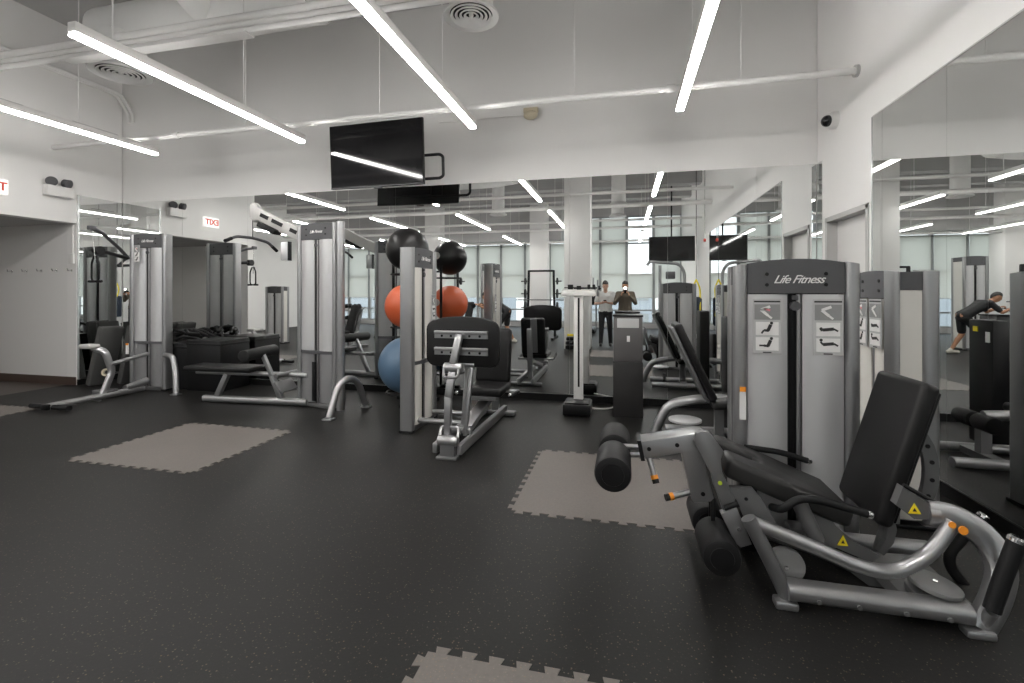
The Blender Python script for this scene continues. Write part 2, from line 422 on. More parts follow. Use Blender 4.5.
# ------------------------------------------------------------------ linear lamps
LZ = 3.455
def make_lamp(x, y0, y1, label):
    t = thing('linear_light', label, 'ceiling light', (x, (y0+y1)/2, LZ), 'linear lights hung from the ceiling')
    L = y1-y0; yc = (y0+y1)/2
    b = MB(); b.box((x, yc, LZ+0.062), (0.082, L, 0.078), 0.004); obj('housing', b, 'white', t)
    b = MB(); b.box((x, yc, LZ+0.006), (0.078, L-0.004, 0.026), 0.009); obj('diffuser', b, 'lamp', t)
    for q_ in (-0.18, 0.2):
        b = MB(); b.box((x, yc+L*q_, LZ+0.106), (0.025, L*0.2, 0.012)); obj('channel', b, 'slotdark', t)
    for yy in (y0+0.3, y1-1.0):
        b = MB(); b.cyl((x, yy, LZ+0.10), (x, yy, ZC), 0.006, 8); obj('suspension_rod', b, 'pipe', t)
    return t
rows = [(2.745, 5.43), (-1.48, 1.48), (-6.1, -3.3)]
xs = [-6.545, -4.13, -1.77, 0.592]
xn = ['leftmost', 'second from left', 'third from left', 'rightmost']
rn = ['over the open floor', 'in the row above the photographer', 'in the row nearest the windows']
for i, (y0, y1) in enumerate(rows):
    base = None
    xr = xs if i == 0 else [-11.3, -8.92]+xs
    nm = xn if i == 0 else ['leftmost', 'second from left', 'third from left', 'third from right', 'second from right', 'rightmost']
    for j, x in enumerate(xr):
        lab = 'white linear light %s, %s of %s' % (rn[i], nm[j], 'four' if i == 0 else 'six')
        if base is None: base = make_lamp(x, y0, y1, lab)
        else: dup(base, (x-xr[0], 0, 0), lab)

# ------------------------------------------------------------------ overhead services
b = MB(); b.cyl((XL, 5.40, 3.695), (XR-0.02, 5.40, 3.695), 0.036, 14)
pp = thing('sprinkler_pipe', 'white pipe running wall to wall below the lamps, before the mirror wall', 'pipe', (0, 5.4, 3.695)); obj('pipe', b, 'pipe', pp)
b = MB(); b.cyl((XR-0.03, 5.4, 3.695), (XR, 5.4, 3.695), 0.06, 16); obj('wall_flange', b, 'doorframe', pp)
for x in (-5.0, -3.0, -0.55, 1.2):
    b = MB(); b.cyl((x, 5.4, 3.73), (x, 5.4, ZC), 0.006, 8); obj('hanger_rod', b, 'pipe', pp)
for x in (-6.2, -1.95, 0.45):
    b = MB(); b.cyl((x, 5.4, 3.695), (x+0.09, 5.4, 3.695), 0.047, 14); obj('coupling', b, 'pipe', pp)
for k, (dy, z, r, lb) in enumerate([(0, 4.29, 0.030, 'lowest white pipe of the overhead bundle of three'), (0.02, 4.375, 0.026, 'thin middle white pipe of the overhead bundle of three'), (0.05, 4.475, 0.036, 'topmost white pipe of the overhead bundle of three')]):
    b = MB(); b.cyl((XL, 4.27+dy, z), (XR, 4.27+dy, z), r, 14); o = obj('overhead_pipe', b, 'pipe'); tag(o, lb, 'pipe', 'overhead pipe bundle'); setorigin(o, (0, 4.27+dy, z))
b = MB(); b.box((-5.2, 4.27, 4.245), (2.6, 0.14, 0.02), 0.004)
o = obj('cable_tray', b, 'pipe'); tag(o, 'flat white cable tray under the pipe bundle near the second lamp', 'cable tray'); setorigin(o, (-5.2, 4.27, 4.245))
# pipes over the rest of the hall, seen in the mirror
for k, (y, z, r, lb) in enumerate([(1.9, 3.75, 0.036, 'white pipe crossing the hall above the photographer'), (-0.6, 3.9, 0.06, 'thick white pipe crossing the hall behind the photographer'), (-2.3, 3.75, 0.036, 'slim white pipe between the second and third lamp rows'), (-4.4, 3.8, 0.05, 'white pipe crossing above the lamps nearest the windows'), (-6.0, 3.5, 0.045, 'white pipe along the window bulkhead')]):
    b = MB(); b.cyl((XW, y, z), (XR, y, z), r, 12); o = obj('overhead_pipe', b, 'pipe'); tag(o, lb, 'pipe'); setorigin(o, (0, y, z))
for k, (y, z, h) in enumerate([(-0.25, 4.9, 0.4), (-2.45, 4.85, 0.45), (-4.7, 4.9, 0.4)]):
    b = MB(); b.box(((XW+XR)/2, y, z+0.35), (XR-XW, 0.35, 0.8), 0.0); struct('trim_ceiling_beam_%d' % (k+1), b, 'ceil')
# wall conduits
for k, dx in enumerate((0.06, 0.15)):
    x = XL+dx
    b = MB(); b.tube([(x, 2.0, 4.86), (x, 6.28, 4.86), (x+0.12, YB-0.03, 4.55), (x+0.12, YB-0.03, 4.4)], 0.028, 0.12, 10)
    o = obj('conduit', b, 'pipe'); tag(o, ('grey conduit hugging the left wall near the ceiling' if k == 0 else 'grey conduit just outside its twin on the left wall near the ceiling'), 'conduit', 'left wall conduits')
# ventilation
def diffuser(x, y, z, r, label, up):
    t = thing('round_diffuser', label, 'air vent', (x, y, z))
    b = MB(); b.lathe([(r*0.78, 0.02), (r, 0.0), (r*1.02, 0.015), (r*0.85, 0.07), (r*0.8, 0.09)], (x, y, z), n=40); obj('rim', b, 'duct', t)
    b = MB(); b.lathe([(0, 0.06), (r*0.8, 0.05)], (x, y, z), n=32); obj('backing', b, 'slotdark', t)
    for k, q in enumerate((0.74, 0.58, 0.42, 0.26)):
        rr = r*q; b = MB(); b.lathe([(rr, -0.004), (rr+r*0.02, 0.008), (rr-r*0.06, 0.03), (rr-r*0.08, 0.02), (rr, -0.004)], (x, y, z), n=36); obj('cone_ring', b, 'duct', t)
    b = MB(); b.ball((x, y, z+0.02), r*0.09); obj('hub', b, 'duct', t)
    b = MB(); b.lathe([(r*0.80, 0.08), (r*0.80, up)], (x, y, z), n=40); b.lathe([(r*0.82, 0.3), (r*0.82, 0.33)], (x, y, z), n=40); obj('neck', b, 'duct', t)
    return t
diffuser(-6.5, 4.9, 4.37, 0.34, 'round ceiling diffuser under the thick duct at upper left', 0.5)
diffuser(-1.58, 4.78, 4.40, 0.29, 'round ceiling diffuser hanging between the two middle lamps', 1.22)
t = thing('air_duct', 'thick round white duct with tapered branch above the pipe bundle', 'duct', (-5.7, 4.95, 5.0))
b = MB(); b.tube([(-6.85, 5.0, 5.02), (-3.6, 5.0, 5.05)], 0.30, 0, 28); b.ball((-6.85, 5.0, 5.02), 0.30, (0.6, 1, 1)); obj('main_run', b, 'duct', t)
b = MB(); b.tube([(-5.1, 4.9, 5.0), (-4.85, 3.8, 5.25), (-4.75, 2.4, 5.3)], [0.2, 0.2, 0.21, 0.22, 0.23, 0.24, 0.26, 0.26], 0.5, 28); obj('branch', b, 'duct', t)
for k, (x, y, lb) in enumerate([(-0.15, -0.9, 'round drop duct right of the white pillar behind the photographer'), (-0.2, -2.9, 'second round drop duct behind the photographer, toward the windows'), (-3.9, -1.7, 'round drop duct over the weight rack')]):
    t = thing('duct_drop', lb, 'duct', (x, y, 3.95))
    b = MB(); b.lathe([(0.2, 0.05), (0.2, 1.7)], (x, y, 3.95), n=28); obj('neck', b, 'duct', t)
    b = MB(); b.lathe([(0.1, 0.03), (0.27, 0.0), (0.28, 0.02), (0.2, 0.1)], (x, y, 3.95), n=28); obj('rim', b, 'duct', t)
t = thing('air_duct', 'horizontal round duct with open end above the photographer', 'duct', (-3.0, -0.2, 4.6))
b = MB(); b.tube([(-6.5, 0.98, 4.45), (-3.4, 0.98, 4.45), (-2.6, 1.5, 4.4)], 0.24, 0.4, 24); obj('main_run', b, 'duct', t)
# sensor box with conduit on back wall
t = thing('junction_box', 'small beige sensor box with conduit on the upper back wall', 'sensor', (-1.249, 6.400, 3.955))
p = (-1.249, 6.400, 3.955)
b = MB(); b.box((p[0], 6.39, p[2]+0.03), (0.2, 0.06, 0.07), 0.008); b.ball((p[0], 6.37, p[2]-0.04), 0.1, (1, 0.5, 0.65)); obj('housing', b, 'copper', t)
b = MB(); b.cyl((p[0]-1.35, 6.40, p[2]-0.02), (p[0]-0.1, 6.40, p[2]-0.02), 0.012, 8); obj('conduit', b, 'pipe', t)
# dome camera on right wall
p = (2.280, 5.903, 3.382)
t = thing('security_camera', 'small white dome camera with black lens on the right wall above the door', 'camera', p)
b = MB(); b.lathe([(0, 0), (0.095, 0), (0.095, 0.06), (0.08, 0.09), (0, 0.09)], p, (-1, -0.25, -0.1), 24); obj('mount', b, 'white', t)
b = MB(); b.ball(V(p)+V((-0.095, -0.025, -0.012)), 0.062); obj('lens_dome', b, 'screen', t)
# drop pole with red tip
t = thing('hanging_pole', 'red-tipped thin pole hanging from the ceiling by the right wall', 'pole', (2.12, -0.75, 2.88))
b = MB(); b.cyl((2.12, -0.75, 2.92), (2.12, -0.75, ZC), 0.012, 8); obj('rod', b, 'doorframe', t)
b = MB(); b.lathe([(0, -0.03), (0.035, -0.02), (0.035, 0.04), (0.015, 0.06), (0, 0.06)], (2.12, -0.75, 2.88), n=16); obj('tip', b, 'red', t, 'red tip')

# exit sign and emergency light on the left wall header
ye = (-8.490, 4.747, 2.975)
t = thing('exit_sign', 'white sign with red letters on the wall above the recess opening', 'exit sign', (XL, 4.643, 2.93))
b = MB(); b.box((XL+0.04, 4.643, 2.95), (0.06, 0.36, 0.21), 0.008); obj('sign_box', b, 'exit', t)
letters('EXIT', 0.16, Matrix.Translation((XL+0.072, 4.643, 2.95)) @ Matrix.Rotation(PI/2, 4, 'Z') @ FACE, 0.002, 'red', t, bold=0.004)
p = (-8.490, 5.437, 3.052)
t = thing('emergency_light', 'white twin-head emergency light on the wall beside the corner mirror', 'emergency light', p)
b = MB(); b.box((XL+0.06, p[1], p[2]-0.03), (0.11, 0.36, 0.16), 0.012); obj('battery_box', b, 'white', t)
for k, dy in enumerate((-0.11, 0.1)):
    b = MB(); b.cyl((XL+0.06, p[1]+dy*0.7, p[2]+0.05), (XL+0.06, p[1]+dy*0.8, p[2]+0.10), 0.015, 10)
    b.lathe([(0, -0.06), (0.06, -0.05), (0.072, 0.03), (0.06, 0.04), (0, 0.04)], (XL+0.08, p[1]+dy, p[2]+0.11), (0.8, dy*4, -0.25), 18); obj('lamp_head', b, 'head', t)
# hooks on recess wall
hk = None
for k, u in enumerate((3, 16, 30, 43, 56, 70)):
    zz = [1.83, 1.83, 1.83, 1.83, 1.83, 1.83][k]
    x = -10.25+k*0.33
    if hk is None:
        hk = thing('coat_hook', 'small chrome coat hook on the recess wall', 'coat hook', (x, RY1, zz), 'coat hooks in a row on the recess wall')
        b = MB(); b.box((x, RY1+0.005, zz), (0.035, 0.012, 0.05), 0.003); obj('hook_plate', b, 'chrome', hk)
        b = MB(); b.tube([(x, RY1, zz+0.01), (x, RY1-0.05, zz-0.01), (x, RY1-0.06, zz+0.03)], 0.009, 0.02, 8); obj('hook_prong', b, 'chrome', hk)
        hk0 = x
    else: dup(hk, (x-hk0, 0, 0))
b = MB(); b.box((-8.58, RY1-0.012, 2.02), (0.1, 0.03, 0.16), 0.006); b.cyl((-8.56, RY1-0.005, 2.1), (-8.56, RY1-0.005, 2.55), 0.012, 8)
o = obj('wall_switch', b, 'white'); tag(o, 'white switch box with conduit at the edge of the recess wall', 'switch'); setorigin(o, (-8.58, RY1, 2.02))
t = thing('notice_board', 'dark tall notice board inside the coat recess, seen in the mirror', 'notice board', (-9.25, RY0, 0.6))
b = MB(); b.box((-9.25, RY0+0.012, 1.38), (0.40, 0.02, 1.6)); obj('board', b, 'board', t)
b = MB()
for x in (-9.465, -9.035): b.box((x, RY0+0.016, 1.38), (0.03, 0.03, 1.66))
for z in (0.565, 2.195): b.box((-9.25, RY0+0.016, z), (0.46, 0.03, 0.03))
obj('board_frame', b, 'black', t)

# ------------------------------------------------------------------ floor tiles set in the rubber
def jig_edge(a, b_, h, n, phase=0):
    a, b_ = V(a), V(b_); d = b_-a; nx = V((d.y, -d.x, 0)).normalized(); out = []
    for i in range(n):
        p = a+d*(i/n); u = d/n
        for (s, q) in ((0.0, 0), (0.30, 0), (0.22, 1), (0.78, 1), (0.70, 0)): out.append(p+u*s+nx*h*q)
    return out
def floor_tile(x0, y0, x1, y1, label, n=11):
    h = 0.034
    pts = jig_edge((x0, y0, 0), (x1, y0, 0), h, n)+jig_edge((x1, y0, 0), (x1, y1, 0), h, n)+jig_edge((x1, y1, 0), (x0, y1, 0), h, n)+jig_edge((x0, y1, 0), (x0, y0, 0), h, n)
    b = MB(); b.prism([V((p.x, p.y, 0.0)) for p in pts], (0, 0, 0.004))
    o = obj('floor_mat', b, 'tile', auto=0); tag(o, label, 'floor mat', 'light interlocking mats on the black floor'); setorigin(o, ((x0+x1)/2, (y0+y1)/2, 0)); return o
floor_tile(-4.75, 3.15, -3.45, 4.33, 'light grey jigsaw-edged mat before the bench of the tall machine')
floor_tile(-0.74, 3.10, 0.50, 4.34, 'light beige jigsaw-edged mat under the foam rollers')
floor_tile(-0.78, 0.60, 0.46, 1.80, 'light jigsaw-edged mat nearest the photographer')
floor_tile(-8.45, 3.25, -7.25, 4.45, 'light grey jigsaw-edged mat by the coat recess')

# ------------------------------------------------------------------ weight-stack towers
def placard(T, x, z0, parent, style=0, w=0.156, h=0.33):
    b = MB(T); y = -0.004
    b.mi = 0; b.box((x, y, z0+h/2), (w, 0.004, h))
    def q(x0, z_0, x1, z_1, mi, dy=0.0): b.mi = mi; b.box((x+(x0+x1)/2*w, y-0.0028-dy, z0+(z_0+z_1)/2*h), ((x1-x0)*w, 0.003, (z_1-z_0)*h))
    q(-0.46, 0.935, 0.46, 0.965, 3); q(-0.45, 0.62, 0.45, 0.90, 1); q(-0.40, 0.34, 0.40, 0.58, 2); q(-0.40, 0.06, 0.40, 0.30, 2); q(-0.15, 0.015, 0.15, 0.035, 3)
    def st(p0, p1, wd, mi):
        b.mi = mi; a = V((x+p0[0]*w, y-0.006, z0+p0[1]*h)); c = V((x+p1[0]*w, y-0.006, z0+p1[1]*h)); b.beam(a, c, 0.002, wd, up=(0, 0, 1) if abs(a.z-c.z) < abs(a.x-c.x) else (1, 0, 0))
    # muscle drawing: bent leg
    st((-0.22, 0.80), (0.10, 0.86), 0.016, 2); st((-0.22, 0.80), (0.02, 0.70), 0.016, 2); st((0.02, 0.70), (0.16, 0.645), 0.012, 2)
    if style == 0: st((-0.12, 0.83), (0.10, 0.79), 0.012, 4)
    if style == 0:
        for dz, leg in ((0.40, 0.02), (0.12, 0.0)):
            st((0.02, dz+0.02), (0.12, dz+0.13), 0.018, 3); st((-0.12, dz+0.03), (0.05, dz+0.02), 0.014, 3); st((-0.12, dz+0.03), (-0.2 if leg else -0.28, dz-0.03 if leg else dz+0.03), 0.010, 3)
            b.mi = 3; b.ball((x+0.15*w, y-0.005, z0+(dz+0.16)*h), 0.009, (1, 0.3, 1), 10)
    else:
        for dz, k in ((0.42, 0.0), (0.16, 0.06)):
            st((-0.18, dz+0.03), (0.18, dz+0.05), 0.018, 3); st((0.18, dz+0.05), (0.32, dz+0.01), 0.010, 3); st((-0.18, dz+0.03), (-0.26, dz+0.02+k), 0.010, 3)
            b.mi = 3; b.ball((x-0.24*w, y-0.005, z0+(dz+0.05+k)*h), 0.009, (1, 0.3, 1), 10)
    return obj('placard', b, ['plac', 'plac_d', 'paper', 'ink', 'pink'], parent, 'instruction placard with white pictogram panels')

def tower(T, parent, w, d, H, cw=0.075, header=0.17, arch=0.02, band=None, plac=(), logo=0.0, low='panel_d', face='panel', tag_z=None, back=True, base_h=0.05, side='panel_w', fc=0.075):
    fw = w-2*cw; top = lambda x: H+arch*(1-((x-w/2)/(w/2))**2)
    def colplan(x0, ya, yb):
        r = min(0.03, cw*0.45, (yb-ya)*0.45); pts = []
        for (cx, cy, a0) in ((x0+cw-r, ya+r, -PI/2), (x0+cw-r, yb-r, 0), (x0+r, yb-r, PI/2), (x0+r, ya+r, PI)):
            for k in range(5): a = a0+PI/2*k/4; pts.append((cx+r*math.cos(a), cy+r*math.sin(a)))
        return pts
    for x0 in (0, w-cw):
        c = None
        cds = [(0, d)] if d < 0.17 else [(0, fc), (d-0.095, d)]
        for (ya, yb) in cds:
            b = MB(T); b.plan(colplan(x0, ya, yb), 0.0, top); c = obj('column', b, 'silver', parent)
        b = MB(T); b.box((x0+cw/2, d*0.5, 0.012), (cw*1.1, d*1.05, 0.024), 0.006); obj('foot', b, 'black', c)
        if d >= 0.17:
            xi = x0+cw*0.5
            b = MB(T); b.box((xi, (fc+d-0.095)/2, (H-0.10+0.05)/2), (cw*0.7, d-0.09-fc, H-0.15)); obj('side_panel', b, side, parent)
            b = MB(T); b.box((xi, (fc+d-0.095)/2, H-0.06), (cw*0.8, d-0.09-fc, 0.115)); obj('side_header', b, 'head', parent)
    def bulged(x0, x1, y, bulge, th, sgn=-1, n=10):
        f = [(x0+(x1-x0)*k/n, y+sgn*bulge*(1-(2*k/n-1)**2)) for k in range(n+1)]
        g = [(p[0], p[1]-sgn*th) for p in reversed(f)]
        return f+g
    sides = [(0.022, -1)]+([(d-0.022, 1)] if back else [])
    for (yy, sg) in sides:
        b = MB(T); b.plan(bulged(cw, w-cw, yy, 0.018, 0.03, sg, 14), H-header, lambda x: top(x)-0.004)
        hd = obj('header_plate', b, 'head', parent, 'charcoal top plate')
        for bx in (0.2, 0.8):
            for bz in (0.3, 0.68):
                b = MB(T); xx = cw+fw*bx; yb = yy+sg*0.018*(1-(2*bx-1)**2)
                b.cyl((xx, yb, H-header+header*bz), (xx, yb+sg*0.006, H-header+header*bz), 0.011, 12); obj('bolt', b, 'black', hd)
        z1 = H-header-0.006
        spans = [(cw+0.004, cw+fw*0.425), (cw+fw*0.575, w-cw-0.004)]
        for k, (x0, x1) in enumerate(spans):
            zz0 = base_h+0.01
            if band:
                b = MB(T); b.plan(bulged(x0, x1, yy+0.006*(-sg), 0.03, 0.02, sg), band+0.02, z1); obj('weight_shroud', b, face, parent)
                b = MB(T); b.plan(bulged(x0, x1, yy+0.006*(-sg), 0.03, 0.02, sg), zz0, band-0.02); obj('weight_shroud', b, low, parent, 'smoked lower shroud')
            else:
                b = MB(T); b.plan(bulged(x0, x1, yy+0.006*(-sg), 0.03, 0.02, sg), zz0, z1); obj('weight_shroud', b, face, parent)
        if band:
            b = MB(T); b.plan(bulged(cw, w-cw, yy, 0.04, 0.05, sg, 14), band-0.02, band+0.02); obj('shroud_band', b, 'head', parent)
        # centre: dark slot with guide post and cable
        b = MB(T); b.box((w/2-fw*0.025, yy-sg*0.03, (z1+base_h)/2), (fw*0.05+0.01, 0.02, z1-base_h)); obj('weight_slot', b, 'black', parent)
        b = MB(T); b.cyl((w/2+fw*0.035, yy-sg*0.004, base_h), (w/2+fw*0.035, yy-sg*0.004, z1), fw*0.022, 12); obj('guide_post', b, 'silver', parent)
        b = MB(T); b.cyl((w/2-fw*0.03, yy-sg*0.012, base_h), (w/2-fw*0.03, yy-sg*0.012, z1), 0.004, 8); obj('cable', b, 'black', parent)
        b = MB(T); b.cyl((w/2, yy-sg*0.02, z1-0.07), (w/2, yy+sg*0.012, z1-0.07), 0.028, 16); b.box((w/2, yy, z1-0.02), (0.03, 0.03, 0.03), 0.006); obj('pulley', b, 'head', parent)
        if logo and sg == -1:
            yb = yy-0.0195
            Tl = T @ Matrix.Translation((w/2+fw*0.02, yb-0.002, H-header*0.52)) @ FACE
            letters('Life Fitness', logo, Tl, 0.0012, 'paper', hd, shear=0.5, spacing=0.9, bold=0.0004)
    # side cheeks between the columns and the plinth
    b = MB(T); b.box((w/2, d/2, base_h/2), (w-cw, d*0.9, base_h), 0.008); obj('plinth', b, 'silver_d', parent)
    b = MB(T); b.box((w/2, d/2, (H+base_h)/2), (fw*0.92, d*0.45, H-base_h-0.08)); obj('weight_stack', b, 'iron', parent)
    for (x, z, st) in plac: placard(T @ Matrix.Translation((0, 0.022-0.024, 0)), x, z, parent, st)

# --- tower of the front leg machine: front at y=3.12
TW1 = place((0.658, 3.12, 0), 0)
leg = thing('leg_extension_machine', 'grey leg extension machine with black seat and foam rollers in the right foreground', 'gym machine', (0.95, 2.85, 0))
tower(TW1, leg, 0.678, 0.24, 1.638, side='silver_d', arch=0.04, plac=[(0.178, 1.105, 0), (0.503, 1.105, 1)], logo=0.069)
b = MB(TW1); b.box((0.045, -0.003, 0.80), (0.035, 0.003, 0.20)); b.mi = 1; b.box((0.045, -0.0035, 0.885), (0.035, 0.0035, 0.03)); obj('warning_sticker', b, ['paper', 'orange'], leg, 'white sticker with orange top')

# --- leg extension frame
yN = 2.42
def pol(Y, pts): return pts
OV = lambda w, h, n=14: [(w*math.copysign(abs(math.cos(2*PI*k/n))**0.75, math.cos(2*PI*k/n)), h*math.copysign(abs(math.sin(2*PI*k/n))**0.75, math.sin(2*PI*k/n))) for k in range(n)]
b = MB(); b.tube([(0.74, 2.45, 0.085), (1.455, 2.45, 0.085)], 0, 0, prof=OV(0.05, 0.042), up=(0, 0, 1))
for x in (0.86, 1.02, 1.2, 1.36): b.cyl((x, 2.405, 0.07), (x, 2.395, 0.07), 0.010, 10)
obj('base_rail', b, 'silver', leg)
b = MB(); b.tube([(1.0, 3.0, 0.085), (1.6, 3.0, 0.085)], 0, 0, prof=OV(0.045, 0.04), up=(0, 0, 1)); obj('base_rail', b, 'silver', leg)
b = MB(); b.tube([(0.578, 2.460, 0.393), (0.674, 2.460, 0.204), (0.759, 2.460, 0.013)], 0.034, 0.1); obj('front_leg', b, 'silver_d', leg)
b = MB(); b.box((0.735, 2.445, 0.02), (0.10, 0.07, 0.04), 0.012); obj('foot', b, 'silver', leg)
b = MB(); b.box((1.475, 2.43, 0.018), (0.11, 0.07, 0.036), 0.012); obj('foot', b, 'silver', leg)
b = MB(); b.tube([(0.591, 2.480, 0.370), (0.808, 2.480, 0.300), (1.055, 2.480, 0.211), (1.186, 2.480, 0.197), (1.339, 2.500, 0.287), (1.438, 2.520, 0.441)], 0.031, 0.2); obj('frame_tube', b, 'silver', leg)
b = MB(); b.tube([(1.356, 2.560, 0.460), (1.468, 2.560, 0.453), (1.569, 2.540, 0.389), (1.614, 2.500, 0.279), (1.559, 2.460, 0.147), (1.496, 2.450, 0.028)], 0, 0.12, prof=OV(0.055, 0.036), up=(0, -1, 0.05)); obj('rear_arch', b, 'silver', leg)
b = MB(); b.tube([(1.356, 2.560, 0.460), (1.395, 2.560, 0.459)], 0.042, 0); obj('arch_sleeve', b, 'silver', leg)
b = MB(); b.tube([(0.679, 2.850, 0.167), (0.986, 2.850, 0.095), (1.304, 2.850, -0.033), (1.505, 2.850, -0.082)], 0.03, 0.09); obj('frame_tube', b, 'silver_d', leg)
# round cable guards
c = (0.756, 2.520, 0.158)
b = MB(); b.cyl(V(c)+V((0, -0.018, 0)), V(c)+V((0, 0.018, 0)), 0.085, 32, 0.004); pu = obj('pulley_guard', b, 'guard', leg)
b = MB(); b.cyl(V(c)+V((0, -0.026, 0)), V(c)+V((0, -0.018, 0)), 0.009, 10); obj('bolt', b, 'chrome', pu)
c = V((1.371, 2.530, 0.138)); ax = V((0.14, -0.05, 1)).normalized()
b = MB(); b.cyl(c, c+ax*0.02, 0.100, 36, 0.004); pu = obj('pulley_guard', b, 'guard', leg)
b = MB(); b.cyl(c+ax*0.02, c+ax*0.027, 0.010, 10); obj('bolt', b, 'chrome', pu)
b = MB(); b.cyl(c-ax*0.05, c-ax*0.028, 0.100, 36, 0.004); b.cyl(c-ax*0.03, c, 0.02, 12); obj('pulley_guard', b, 'silver_d', leg)
b = MB(); b.prism([(1.243, 2.500, 0.084), (1.497, 2.500, 0.095), (1.508, 2.500, 0.070), (1.223, 2.500, 0.044)], (0, 0.4, 0)); obj('gusset_plate', b, 'silver_d', leg)
b = MB(); b.prism([(1.041, 2.720, 0.109), (1.122, 2.720, 0.119), (1.352, 2.720, -0.019), (1.245, 2.720, -0.034)], (0, 0.05, 0)); obj('brace', b, 'silver_d', leg)
# seat post and inner plates
b = MB(); b.tube([(0.838, 2.600, 0.445), (0.922, 2.600, 0.253)], 0.036, 0); obj('seat_post', b, 'silver_d', leg)
b = MB(); b.prism([(0.880, 2.660, 0.399), (0.974, 2.660, 0.399), (1.027, 2.660, 0.309), (1.097, 2.660, 0.248), (1.217, 2.660, 0.185), (1.183, 2.660, 0.146), (0.956, 2.660, 0.226), (0.921, 2.660, 0.277)], (0, 0.02, 0)); ip = obj('side_plate', b, 'silver_d', leg)
def triangle_label(pts, parent, thick=0.003):
    n = (V(pts[1])-V(pts[0])).cross(V(pts[2])-V(pts[0])).normalized()
    if n.y > 0: n = -n
    b = MB(); b.mi = 0; b.prism(pts, n*thick)
    cc = sum((V(p) for p in pts), V())/3
    b.mi = 1
    b.prism([cc+(V(p)-cc)*0.34+n*thick for p in pts], n*0.001)
    obj('warning_label', b, ['yellow', 'ink'], parent, 'yellow triangular warning label')
triangle_label([(1.057, 2.657, 0.270), (1.031, 2.657, 0.217), (1.079, 2.657, 0.218)], ip)
b = MB(); b.prism([(1.310, 2.740, 0.373), (1.328, 2.740, 0.285), (1.315, 2.740, 0.219), (1.271, 2.740, 0.148), (1.245, 2.740, 0.170), (1.280, 2.740, 0.230), (1.289, 2.740, 0.291), (1.271, 2.740, 0.359)], (0, 0.03, 0)); obj('recline_sector', b, 'silver_d', leg)
b = MB(); b.prism([(1.227, 2.540, 0.487), (1.255, 2.540, 0.573), (1.353, 2.540, 0.509), (1.392, 2.540, 0.477), (1.361, 2.540, 0.433), (1.298, 2.540, 0.430)], (0, 0.05, 0)); wp = obj('side_plate', b, 'silver_d', leg)
triangle_label([(1.297, 2.537, 0.505), (1.273, 2.537, 0.456), (1.324, 2.537, 0.457)], wp)
b = MB(); b.tube([(1.270, 2.570, 0.572), (1.377, 2.570, 0.513), (1.493, 2.570, 0.456)], 0.010, 0.05, 8); obj('cable', b, 'black', leg)
c = (1.409, 2.470, 0.449)
b = MB()
for (u, rr) in ((-0.012, 0.014), (0.028, 0.018)): b.lathe([(0, 0), (rr, 0), (rr, 0.006), (0, 0.006)], V(c)+V((u, -0.014, -u*0.5)), (0, -1, 0.1), 16)
obj('round_sticker', b, 'orange', leg, 'two round orange stickers')
# perforated range sector behind the backrest
b = MB(); outer = []; inner = []
for k in range(9):
    a_ = math.radians(70-k*17); outer.append((1.45+0.125*math.cos(a_), 2.86, 0.55+0.235*math.sin(a_))); inner.append((1.45+0.06*math.cos(a_), 2.86, 0.55+0.17*math.sin(a_)))
b.prism(outer+inner[::-1], (0, 0.03, 0)); rs = obj('range_sector', b, 'silver_d', leg)
b = MB()
for k in range(5):
    a_ = math.radians(40-k*26); b.cyl((1.45+0.093*math.cos(a_), 2.856, 0.55+0.203*math.sin(a_)), (1.45+0.093*math.cos(a_), 2.86, 0.55+0.203*math.sin(a_)), 0.011, 10)
obj('hole', b, 'black', rs)
# seat
sx = V((0.525, 0, 0.625)); sl = V((0.58, 0, -0.22)); sdir = sl.normalized(); sn = V((sdir.z*-1, 0, sdir.x)).normalized()
def S(a_, y, n_): return sx+sdir*a_+V((0, y, 0))+sn*n_
L = sl.length
ys0, ysm0, ysm1, ys1 = 2.61, 2.79, 2.93, 3.08
def seat_slab(y0, y1, a0, a1, th=0.085, bev=0.034):
    b = MB(); R = Matrix((sdir, V((0, 1, 0)), sn)).transposed()
    cen = S((a0+a1)/2, (y0+y1)/2, -th/2); b.box(cen, (a1-a0, y1-y0, th), bev, R, 4); return b
# U-shaped cushion: plan outline with a notch at the front, rounded front roll
b = bmesh.new()
out = [(0.0, ys0+0.02), (0.0, ysm0-0.02), (0.02, ysm0), (0.20, ysm0+0.012), (0.215, (ysm0+ysm1)/2), (0.20, ysm1-0.012), (0.02, ysm1), (0.0, ysm1+0.02), (0.0, ys1-0.02), (0.02, ys1), (0.30, ys1), (L, ys1-0.04), (L, ys0+0.04), (0.30, ys0), (0.02, ys0)]
lo = [b.verts.new(S(p[0]+0.012, p[1], -0.105)) for p in out]; hi = [b.verts.new(S(p[0], p[1], 0.0)) for p in out]
b.faces.new(lo[::-1]); b.faces.new(hi)
for i in range(len(out)): b.faces.new((lo[i], lo[(i+1) % len(out)], hi[(i+1) % len(out)], hi[i]))
bmesh.ops.recalc_face_normals(b, faces=b.faces[:])
bmesh.ops.bevel(b, geom=[e for e in b.edges if (e.verts[0] in hi) == (e.verts[1] in hi)], offset=0.03, segments=4, profile=0.5, affect='EDGES', clamp_overlap=True)
mb = MB(); mb._add(b, smooth=True); obj('seat', mb, 'vinyl2', leg, 'dark padded seat notched at the front', auto=60)
b = MB(); R = Matrix((sdir, V((0, 1, 0)), sn)).transposed(); b.box(S(L*0.5, 2.85, -0.115), (L*0.8, 0.2, 0.04), 0.006, R); obj('seat_carriage', b, 'black', leg)
